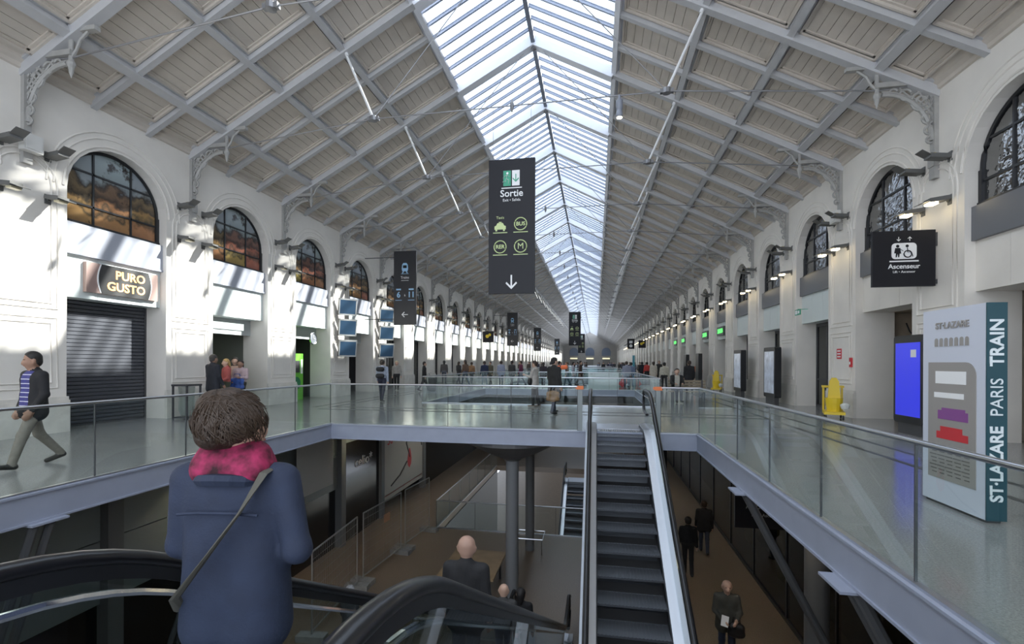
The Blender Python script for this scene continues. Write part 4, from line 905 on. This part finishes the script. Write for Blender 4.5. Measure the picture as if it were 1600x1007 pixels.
def person(label, loc, rz, H=1.72, vox=.02, top=(.03,.03,.035), bot=(.05,.05,.07), shoe=(.02,.02,.02), hairc=(.03,.022,.018), hair='short', skin=None,
           legs=((5,5),(-5,8)), arms=((5,15,8),(-5,15,8)), lean=0, head=0, coat=0, shirt=None, group=None, wide=1.0, skirt=False, cname='person', nod=0, inw=(0,0)):
    skin=skin or SK; S=1.0; P=[]
    o=empty('person',loc,rz); tag(o,label,'person',group)
    hipz=.93; ank=[]
    def leg(sx,th,kb):
        th=R(th); kb=R(kb); hip=np.array((sx*.09,0,hipz)); kn=hip+.43*np.array((0,math.sin(th),-math.cos(th))); an=kn+.42*np.array((0,math.sin(th-kb),-math.cos(th-kb)))
        fp=(th-kb)*.6; toe=an+.17*np.array((sx*.15,math.cos(fp),math.sin(fp)))+np.array((0,0,-.035)); heel=an+np.array((0,-.035,-.035))
        P.append((hip,kn,.088,.066,2)); P.append((kn,an,.066,.052,2)); P.append((heel,toe,.042,.036,3)); ank.append(min(an[2]-.085,toe[2]-.036,heel[2]-.042))
    leg(-1,*legs[0]); leg(1,*legs[1])
    lr=R(lean); cl_,sl_=math.cos(lr),math.sin(lr)
    def U(x,y,z):
        dz=z-.95; return np.array((x*wide,y*cl_+dz*sl_,.95+dz*cl_-y*sl_))
    P.append((U(-.07,0,.95),U(.07,0,.95),.118,.118,1 if coat else 2,.85))
    for sx in (-1,1): P.append((U(sx*.06,0,1.02),U(sx*.095,0,1.34),.115,.115,1,.8))
    P.append((U(-.155,-.01,1.41),U(.155,-.01,1.41),.068,.068,1)); P.append((U(0,-.02,1.2),U(0,-.02,1.42),.12,.10,1,.8))
    if coat:
        for sx in (-1,1): P.append((U(sx*.07,0,1.1),np.array((sx*.085,0,hipz-coat)),.125,.135 if coat<.3 else .15,1,.85))
    if skirt:
        for sx in (-1,1): P.append((U(sx*.06,0,1.0),np.array((sx*.09,0,.52)),.12,.15,2,.85))
    P.append((U(0,0,1.43),U(0,.01,1.54),.055,.052,0))
    hc=U(0,.02,1.62); hr=R(head); nr=R(nod)
    def Hd(x,y,z):   # point relative to the head centre, turned with the head
        y,z=y*math.cos(nr)+z*math.sin(nr), z*math.cos(nr)-y*math.sin(nr)
        return hc+np.array((x*math.cos(hr)-y*math.sin(hr), x*math.sin(hr)+y*math.cos(hr), z))
    P.append((Hd(0,-.012,-.02),Hd(0,-.012,.04),.086,.094,0)); P.append((Hd(0,.04,-.075),Hd(0,.05,-.02),.048,.062,0)); P.append((Hd(0,.092,.0),Hd(0,.104,-.028),.011,.015,0))
    for sx in (-1,1): P.append((Hd(sx*.092,-.01,-.03),Hd(sx*.095,-.015,.01),.014,.02,0))
    hands=[]
    for i,sx in enumerate((-1,1)):
        sw,eb,ab=arms[i]; sh=U(sx*.195,-.01,1.41); a1=R(sw); ab=R(ab)
        d1=np.array((sx*math.sin(ab),math.sin(a1)*math.cos(ab),-math.cos(a1)*math.cos(ab))); el=sh+.29*d1
        a2=a1+R(eb); d2=np.array((sx*math.sin(ab)*.4-sx*inw[i],math.sin(a2),-math.cos(a2))); d2/=np.linalg.norm(d2); wr=el+.25*d2
        P.append((sh,el,.066,.052,1)); P.append((el,wr,.052,.042,1)); pm=wr+.085*d2
        P.append((wr,pm,.03,.034,0)); sd=np.cross(d2,np.array((sx,0,0))); nn=np.linalg.norm(sd); sd=sd/nn if nn>.1 else np.array((0,1.,0))
        if vox<=.016:
            for q,ln in ((-.03,.075),(-.01,.088),(.011,.082),(.03,.066)):
                b0=pm+sd*q; b1=b0+d2*ln*.55; b2=b1+(d2*.8+np.array((-sx*.6,0,0)))*ln*.45; P.append((b0,b1,.0115,.0105,0)); P.append((b1,b2,.0105,.0095,0))
            P.append((wr+d2*.03+sd*.03,wr+d2*.085+sd*.062,.014,.011,0))
        else: P.append((pm,pm+d2*.07,.03,.02,0))
        hands.append(pm)
    dz=-min(ank); g_=H/1.75
    P=[((a+np.array((0,0,dz)))*g_,(b_+np.array((0,0,dz)))*g_,ra*g_,rb*g_,*r_) for a,b_,ra,rb,*r_ in P]
    tn=label.split()[0]
    ms=[skin,cl('%0.2f_%0.2f_%0.2f'%top,top),cl('%0.2f_%0.2f_%0.2f'%bot,bot),mat('shoe_%0.2f_%0.2f'%shoe[:2],shoe,.4)]
    pmf=None
    if shirt is not None:
        ms.append(shirt)
        def pmf(C,mi):
            z=C[:,2]/g_-dz; m=(mi==1)&(C[:,1]>.04)&(np.abs(C[:,0])<.10*g_)&(z>.92)&(z<1.47); mi=mi.copy(); mi[m]=4; return mi
    body=link('body',sdf_mesh('body',P,vox*g_,ms,.028,pos_mat=pmf),o)
    to=lambda v:(np.array(v)+np.array((0,0,dz)))*g_
    if hair!='bald':
        HP=[(to(Hd(0,-.018,-.01)),to(Hd(0,-.018,.045)),.098*g_,.104*g_,0)]
        if hair=='long': HP+=[(to(Hd(0,-.06,.0)),to(Hd(0,-.085,-.22)),.085*g_,.07*g_,0)]
        if hair=='bun': HP+=[(to(Hd(-.03,-.08,.09)),to(Hd(.04,-.07,.115)),.08*g_,.065*g_,0),(to(Hd(.0,-.12,-.01)),to(Hd(0,-.08,.05)),.065*g_,.08*g_,0),(to(Hd(-.08,-.05,.03)),to(Hd(-.05,-.04,.09)),.07*g_,.07*g_,0),(to(Hd(.08,-.04,.02)),to(Hd(.05,-.03,.085)),.062*g_,.07*g_,0)]
        if hair=='tail': HP+=[(to(Hd(0,-.10,.03)),to(Hd(0,-.16,-.12)),.045*g_,.03*g_,0)]
        hcw=to(hc); 
        def cut(G):
            D=G-hcw; yy=-D[...,0]*math.sin(hr)*1+D[...,1]*math.cos(hr); yy=-math.sin(hr)*-D[...,0]*-1+D[...,1]*math.cos(hr); 
            yy=D[...,1]*math.cos(hr)-D[...,0]*math.sin(hr); zz=D[...,2]
            front=(1.1*(yy-.015*g_)-(zz-.02*g_))/1.49; low=(-.085*g_-zz) if hair in('short','bun','tail') else (-.4-zz)
            return np.maximum(front,low)+(.011*np.sin(G[...,0]*75+G[...,2]*30)*np.sin(G[...,2]*95+G[...,1]*50)+.006*np.sin(G[...,0]*190+G[...,2]*120) if hair=='bun' else 0)
        link('hair',sdf_mesh('hair',HP,min(vox,.016)*g_,[mat('hair_%0.3f_%0.3f'%hairc[:2],hairc,.6,var=.5,vscale=30,bump=.6,bscale=60)],.02,cut),o)
    if vox<=.016:
        for sx in (-1,1):
            e=to(Hd(sx*.034,.078,.012)); MB().lathe([(.002,-.011),(.011,-.004),(.012,.003),(.002,.011)],0,0,8).build('eye',mat('eye_dark',(.02,.015,.012),.2),body,loc=tuple(e),scale=(1.1*g_,.7*g_,.8*g_))
            e=to(Hd(sx*.036,.084,.034)); MB().box(-.017,.017,-.006,.006,-.003,.004).build('eyebrow',mat('brow',(.03,.02,.015),.7),body,loc=tuple(e),rot=(0,0,hr))
        e=to(Hd(0,.094,-.062)); MB().box(-.022,.022,-.006,.006,-.004,.004).build('mouth',mat('lips',(.30,.12,.10),.5),body,loc=tuple(e),rot=(0,0,hr))
    o['_hands']=[list(map(float,(to(h_)))) for h_ in hands]
    return o
def ray(u): q=u-800; c,s_=math.cos(YAW),math.sin(YAW); return (q*c-F_PX*s_)/(q*s_+F_PX*c)
def handpos(o,i):
    v=Vector(o['_hands'][i]); return Matrix.Translation(o.location)@Matrix.Rotation(o.rotation_euler[2],4,'Z')@v
def bag(name,label,cat,loc,size,m,rz=0,strap=None):
    o=empty(name,loc,rz); tag(o,label,cat); sx,sy,sz=size
    me=sdf_mesh('bag',[((-sx/2+.06,0,.06),(sx/2-.06,0,.06),.06,.06,0,sy/.12),((-sx/2+.07,0,sz-.07),(sx/2-.07,0,sz-.07),.06,.06,0,sy/.14),((-sx/2+.06,0,.06),(-sx/2+.07,0,sz-.07),.05,.05,0),((sx/2-.06,0,.06),(sx/2-.07,0,sz-.07),.05,.05,0),((0,0,.08),(0,0,sz-.08),.09,.09,0,.6)],.018,[m],.06)
    link('body',me,o); MB().tube([(-sx*.25,0,sz-.02),(-sx*.18,0,sz+.14),(sx*.18,0,sz+.14),(sx*.25,0,sz-.02)],.012,6).build('handle',m,o); return o
# --- woman in the foreground on the escalator
W0=person('woman in blue jacket with pink scarf seen from behind on the escalator',(-1.37,1.60,-.155),R(8),1.61,.0125,top=(.019,.028,.058),bot=(.04,.04,.06),hairc=(.036,.021,.013),hair='bun',arms=((4,45,9),(-6,70,15)),inw=(.6,.9),head=-24,coat=.12,wide=1.05,legs=((3,4),(-2,4)))
g_=1.61/1.75
link('scarf',sdf_mesh('scarf',[((-.08,-.03,1.465*g_),(.08,-.03,1.465*g_),.075,.075,0),((-.06,.06,1.45*g_),(.06,.06,1.45*g_),.06,.06,0),((-.075,-.02,1.515*g_),(.075,-.01,1.515*g_),.06,.06,0),((-.05,.05,1.50*g_),(.05,.05,1.50*g_),.055,.055,0)],.0125,[mat('scarf_pink',(.24,.014,.06),.8,var=.9,vscale=22,bump=.8,bscale=25)],.02),W0)
MB().tube([(.15,.02,1.475*g_),(.155,-.09,1.46*g_),(.10,-.145,1.32*g_),(-.02,-.155,1.14*g_),(-.14,-.14,.98*g_),(-.19,-.05,.88*g_)],.02,6,flat=.3).build('bag_strap',mat('strap_olive',(.085,.08,.065),.8),W0)
MB().tube([(-.15,-.118,1.30*g_),(-.07,-.128,1.31*g_),(.07,-.128,1.31*g_),(.15,-.118,1.30*g_)],.006,5).build('yoke_seam',cl('navy',(.019,.028,.058)),W0)
MB().tube([(.12*math.cos(a),-.02+.10*math.sin(a),1.43*g_-.01*math.cos(a*2)) for a in [2*math.pi*i/16 for i in range(16)]],.022,6,closed=True).build('collar',cl('navy',(.019,.028,.058)),W0)
st=MB(); random.seed(3); hc_=Vector((0,-.035,1.66*g_+.0))
for i in range(1500):
    a=random.uniform(0,2*math.pi); e=random.uniform(-.7,1.2); d=Vector((math.cos(a)*math.cos(e),math.sin(a)*math.cos(e)-.15,math.sin(e))).normalized()
    if d.y>.30: continue
    aim=Vector((random.uniform(-.35,.35),-.55+random.uniform(-.3,.3),.8)); tg=(aim-d*aim.dot(d)); tg.normalize(); tg=(tg+Vector((random.gauss(0,.25),random.gauss(0,.25),random.gauss(0,.2)))); pts=[]; lift=random.uniform(-.01,.02)+ (random.random()<.06)*.05
    for q in range(4): v=(d+tg*(q*.22)).normalized(); pts.append(hc_+Vector((v.x*.128,v.y*.130,v.z*.122))*(1+lift*q/2))
    st.tube(pts,.0021,3,r2=.0008)
tag(st.build('hair_strands',mat('hair_strand',(.05,.03,.018),.5),W0),kind='stuff')
# --- walking man on the left
person('man in black jacket and striped polo walking past the shutter',(-8.4,5.70,0),R(172),1.78,.0145,top=(.012,.012,.014),bot=(.20,.18,.15),shoe=(.025,.022,.02),hairc=(.015,.012,.01),skin=SKB,legs=((23,6),(-15,24)),arms=((0,28,10),(-4,30,10)),coat=.06,shirt=POLO,head=-22,nod=9,inw=(.3,.3))
# --- group by the pilaster
person('man in dark suit standing by the waste stand, back turned',(-11.15,12.05,0),R(-10),1.80,.018,top=(.018,.02,.028),bot=(.02,.022,.03),hairc=(.05,.045,.04),skin=SKB,coat=.15,arms=((6,20,6),(2,25,8)))
person('blonde woman in red cardigan beside the suited man',(-11.55,13.0,0),R(150),1.68,.018,top=(.50,.12,.11),bot=(.08,.09,.06),hairc=(.55,.36,.14),hair='long',arms=((10,50,8),(10,40,8)))
person('young man in black in front of the green shop panel',(-12.1,14.0,0),R(-150),1.74,.018,top=(.02,.02,.02),bot=(.03,.03,.035),hairc=(.015,.012,.01),shirt=SK)
wb=person('woman in pale pink top carrying a blue shoulder bag',(-11.5,13.55,0),R(-165),1.64,.018,top=(.52,.40,.42),bot=(.06,.06,.05),hairc=(.02,.014,.012),hair='long',skin=SKB,arms=((15,80,8),(5,60,12)),inw=(.5,.5))
bag('shoulder_bag','large bright blue patterned bag on the arm of the woman in pink','bag',(-11.42,13.30,.72),(.46,.16,.34),mat('bag_blue',(.05,.12,.42),.6,var=.6,vscale=9),R(10))
# --- walkway people
bm_=person('man with black backpack walking away by the railing',(-8.47,17.6,0),R(5),1.70,.018,top=(.34,.38,.46),bot=(.025,.028,.05),hairc=(.04,.03,.022),legs=((12,4),(-10,16)),arms=((10,18,8),(-8,14,8)))
o=empty('backpack',(-8.47,17.6,0),R(5)); tag(o,'black backpack worn by the man at the railing','backpack')
link('pack',sdf_mesh('pack',[((-.08,-.235,1.05),(.08,-.235,1.05),.10,.10,0),((-.08,-.22,1.32),(.08,-.22,1.32),.09,.09,0)],.02,[mat('pack_black',(.018,.018,.02),.7)],.06),o)
MB().tube([(-.13,-.12,1.40),(-.14,.06,1.42),(-.15,.12,1.25)],.022,6,flat=.4).tube([(.13,-.12,1.40),(.14,.06,1.42),(.15,.12,1.25)],.022,6,flat=.4).build('strap',MATS['pack_black'],o)
person('woman in sun hat at a far doorway of the sunlit wall',(ray(620)*24.8,24.8,0),R(-160),1.68,.022,top=(.35,.33,.30),bot=(.02,.02,.02),hairc=(.6,.5,.32),hair='short',legs=((14,4),(-12,14)))
person('woman in black pulling a trolley towards the wall',(ray(663)*24.6,24.6,0),R(-60),1.66,.02,top=(.015,.015,.017),bot=(.015,.015,.018),hairc=(.02,.012,.01),coat=.25,legs=((18,4),(-16,16)))
o=empty('trolley_bag',(ray(676)*24.7,24.7,0)); tag(o,'dark wheeled shopping trolley behind the woman in black','trolley'); MB().box(-.2,.2,-.15,.15,.1,.75).build('body',DARK,o); MB().tube([(-.12,0,.75),(-.22,0,1.0),(-.08,0,1.02)],.012,6).build('handle',DARK,o); MB().lathe([(.05,-.2),(.06,0),(.05,.2)],0,0,10).build('wheel',BLACK,o,loc=(0,0,.06),rot=(0,R(90),0))
wl=person('woman in pale jacket looking down at her phone on the walkway',(ray(836)*16.7,16.7,0),R(75),1.66,.018,top=(.50,.47,.43),bot=(.02,.02,.024),hairc=(.05,.03,.02),arms=((20,85,8),(15,80,8)),coat=.1,nod=22,inw=(.4,.4),shoe=(.25,.2,.17))
bag('handbag','small black handbag on the arm of the woman in pale jacket','bag',(ray(829)*16.55,16.55,.82),(.28,.12,.22),mat('bag_black',(.015,.014,.014),.5),R(75))
wk=person('woman in long black coat with dark ponytail on the walkway',(ray(866)*14.6,14.6,0),R(-35),1.76,.016,top=(.018,.018,.024),bot=(.03,.035,.06),hairc=(.012,.01,.01),hair='tail',coat=.36,head=-20,legs=((10,4),(-8,12)),arms=((4,15,6),(0,12,6)))
bag('handbag','brown leather holdall hanging beside the woman in black coat','bag',(ray(864)*14.35,14.35,.42),(.42,.2,.30),mat('bag_brown',(.28,.15,.06),.5,var=.4),R(10))
person('seated man in dark jacket on the slatted bench',(ray(1057)*19.9,19.95,0),R(185),1.72,.018,top=(.02,.02,.022),bot=(.06,.065,.08),hairc=(.06,.05,.045),legs=((82,80),(78,74)),arms=((25,60,8),(25,60,8)),shirt=cl('pale_shirt',(.5,.48,.42)),lean=8,inw=(.4,.4))
# --- crowd farther off: (u, Y, heading, top, bottom, label, extra)
C=[(694,36,20,(.10,.09,.09),(.12,.13,.16),'person with dark shoulder bag by the second railing'),(717,36,-30,(.03,.03,.035),(.04,.04,.05),'person in black near the second railing'),(727,31,60,(.16,.10,.07),(.10,.12,.17),'dark-haired woman in brown top leaning at the second railing'),(737,38,0,(.30,.17,.09),(.05,.05,.06),'person in tan leather jacket beyond the second railing'),
(757,36,30,(.03,.04,.09),(.20,.23,.27),'person in navy with pale jeans beyond the second railing'),(766,37,160,(.10,.09,.06),(.06,.06,.05),'person in olive jacket beyond the second railing'),(783,37,10,(.33,.36,.48),(.06,.07,.10),'person in lilac shirt walking off beyond the second railing'),(800,36,-20,(.05,.05,.05),(.04,.04,.045),'person in charcoal beyond the second railing'),(814,37,80,(.16,.03,.07),(.04,.05,.08),'person in burgundy top beyond the second railing'),
(874,33,-60,(.05,.05,.06),(.05,.05,.07),'person with an orange bundle on the shoulder'),(849,38,0,(.04,.03,.04),(.05,.05,.07),'person in patterned dark top behind the woman in pale jacket'),(886,38,100,(.22,.22,.2),(.05,.09,.12),'person in grey top and teal trousers walking left'),(896,44,-90,(.45,.44,.5),(.2,.22,.28),'person in white shirt walking mid-hall'),(907,35,-100,(.09,.06,.05),(.05,.05,.06),'person in brown coat by the white panel'),
(1011,40,10,(.55,.06,.05),(.03,.03,.03),'person in bright red top near the shaded wall'),(1021,36,0,(.60,.54,.46),(.5,.45,.4),'person in long cream coat near the shaded wall'),(1038,28,0,(.50,.47,.38),(.03,.03,.03),'man in beige shirt and dark trousers walking away by the bench'),(1077,25.5,0,(.015,.015,.018),(.02,.02,.025),'man all in black standing behind the bench'),(1091,40,0,(.65,.15,.05),(.04,.04,.04),'person in orange vest beside the far yellow cart'),
(1003,44,0,(.02,.02,.025),(.02,.02,.02),'person in black walking by the red top'),(1030,42,180,(.03,.03,.03),(.05,.05,.06),'person in dark clothes behind the cream coat'),(979,38,0,(.28,.30,.38),(.05,.08,.14),'woman in grey-blue top with rucksack mid-hall'),(986,36,0,(.18,.24,.36),(.05,.09,.16),'person in denim pulling a red suitcase')]
for u,Y,hd,tp,bt,lab in C:
    random.seed(int(u))
    if ray(u)*Y<OR_+.4: Y=min(Y,29.2+(u*7%43)/10)
    if u==874: Y=30.0
    if u==1091: Y=34.8
    person(lab,(ray(u)*Y,Y,0),R(hd),1.64+random.random()*.16,.03,top=tp,bot=bt,hairc=random.choice([(.03,.02,.015),(.06,.04,.03),(.02,.02,.02),(.14,.09,.05)]),hair=random.choice(['short','short','long']),legs=((16,4),(-14,16)) if hd not in(180,) else ((3,3),(-3,3)),coat=.35 if 'coat' in lab else random.choice([0,.1]))
o=empty('suitcase',(ray(970)*32.4,32.4,0),R(-30)); tag(o,'red wheeled suitcase pulled through mid-hall','suitcase'); M=Matrix.Rotation(R(35),4,'Y'); MB().box(-.2,.2,-.14,.14,.08,.62,M=M).build('body',RED,o); MB().tube([M@Vector((-.1,0,.62)),M@Vector((-.1,0,1.0)),M@Vector((.1,0,1.0)),M@Vector((.1,0,.62))],.01,5).build('handle',DARK,o)
tag(link('safety_vest_bag',sdf_mesh('vest',[((-.22,0,.0),(.2,0,.05),.15,.13,0)],.03,[mat('vest_orange',(.95,.22,.08),.6,emit=(1,.2,.08),estr=.1)]),None,loc=(ray(879)*29.9,29.9,1.28)),'bright orange bundle carried in the crowd beyond the woman in black coat','bundle')
tag(bpy.data.objects['safety_vest_bag'],None,None); bpy.data.objects['safety_vest_bag'].name='orange_bundle'
# deep crowd: shared bodies
protos=[]
for i,(tp,bt) in enumerate((((.03,.03,.035),(.04,.05,.08)),((.10,.08,.07),(.03,.03,.03)),((.20,.22,.27),(.04,.05,.09)),((.05,.05,.08),(.06,.06,.06)))):
    protos.append(person('distant passer-by in dark clothes deep in the hall',(-3+i*1.7,62+4*i,0),R(i*70),1.7,.034,top=tp,bot=bt,legs=((14,4),(-14,14)),group='distant crowd'))
spots=[(-3+i*1.7,62+4*i) for i in range(4)]
random.seed(5)
while len(spots)<48:
    i=len(spots); Y=random.uniform(48,120); X=random.uniform(3.0,6.2) if i%3 else random.uniform(-10.3,-7.4) if i%2 else random.uniform(-5.8,1.4)
    if OL-.5<X<OR_+.5 and any(a-.5<Y<bb+.5 for a,bb in OPEN): continue
    if any(abs(X-p)<.9 and abs(Y-q)<.9 for p,q in spots): continue
    spots.append((X,Y)); c=copy_tree(protos[i%4]); c.location=(X,Y,0); c.rotation_euler=(0,0,R(random.choice([0,180,90,-90,20])))
for p,(x,y) in zip(protos,spots[:4]):
    for a,bb in OPEN:
        if a-.5<y<bb+.5: p.location.y=bb+2+random.random()*2
# --- lower level people
def on_esc(i): 
    t=-.15+.4*i; return 1.0+t, -math.tan(R(30))*(t-.4)
y,z=on_esc(10); person('bald man in dark jacket riding down the escalator',(-1.36,y,z),R(0),1.72,.015,top=(.012,.013,.02),bot=(.03,.03,.04),hair='bald',coat=.08,skin=mat('skin_shaded',(.40,.25,.19),.55))  # light skin darkened; the shade he stands in is put into the colour
y,z=on_esc(17); person('person with pale bald head farther down the escalator',(-1.5,y,z),0,1.50,.02,top=(.05,.05,.05),hair='bald')
y,z=on_esc(20); person('long dark-haired woman near the foot of the escalator',(-1.40,y,z),0,1.56,.018,top=(.012,.012,.014),hairc=(.01,.008,.008),hair='long')
person('grey-haired person on the lower floor beside the fence',(-4.95,8.85,LZ),R(-20),1.70,.02,top=(.06,.06,.065),hairc=(.30,.30,.31))
fm=person('man in olive jacket facing us on the lower floor, holding papers',(ray(1137)*10.4,10.4,LZ),R(176),1.76,.0145,top=(.060,.060,.048),bot=(.03,.04,.07),hair='bald',arms=((12,62,10),(12,62,10)),coat=.12,inw=(.55,.55),legs=((4,3),(-3,3)),nod=8)
tag(MB().box(-.07,.07,-.006,.006,-.10,.10).build('papers',WHITE,None,loc=(ray(1134)*10.03,10.03,LZ+1.10),rot=(R(-25),R(15),0)),'white folded papers held by the man in olive jacket','papers')
bag('shoulder_bag','dark shoulder bag on the hip of the man in olive jacket','bag',(ray(1152)*10.2,10.2,LZ+.72),(.32,.14,.26),MATS['bag_black'],R(170))
person('man in black walking away on the lower floor',(ray(1101)*16.4,16.4,LZ),R(-8),1.74,.018,top=(.012,.012,.013),bot=(.04,.05,.08),hairc=(.05,.03,.02),legs=((12,4),(-10,14)),coat=.1)
person('person in black half hidden by the rising escalator',(ray(1076)*14.6,14.6,LZ),R(0),1.72,.02,top=(.012,.012,.013),bot=(.02,.02,.02))
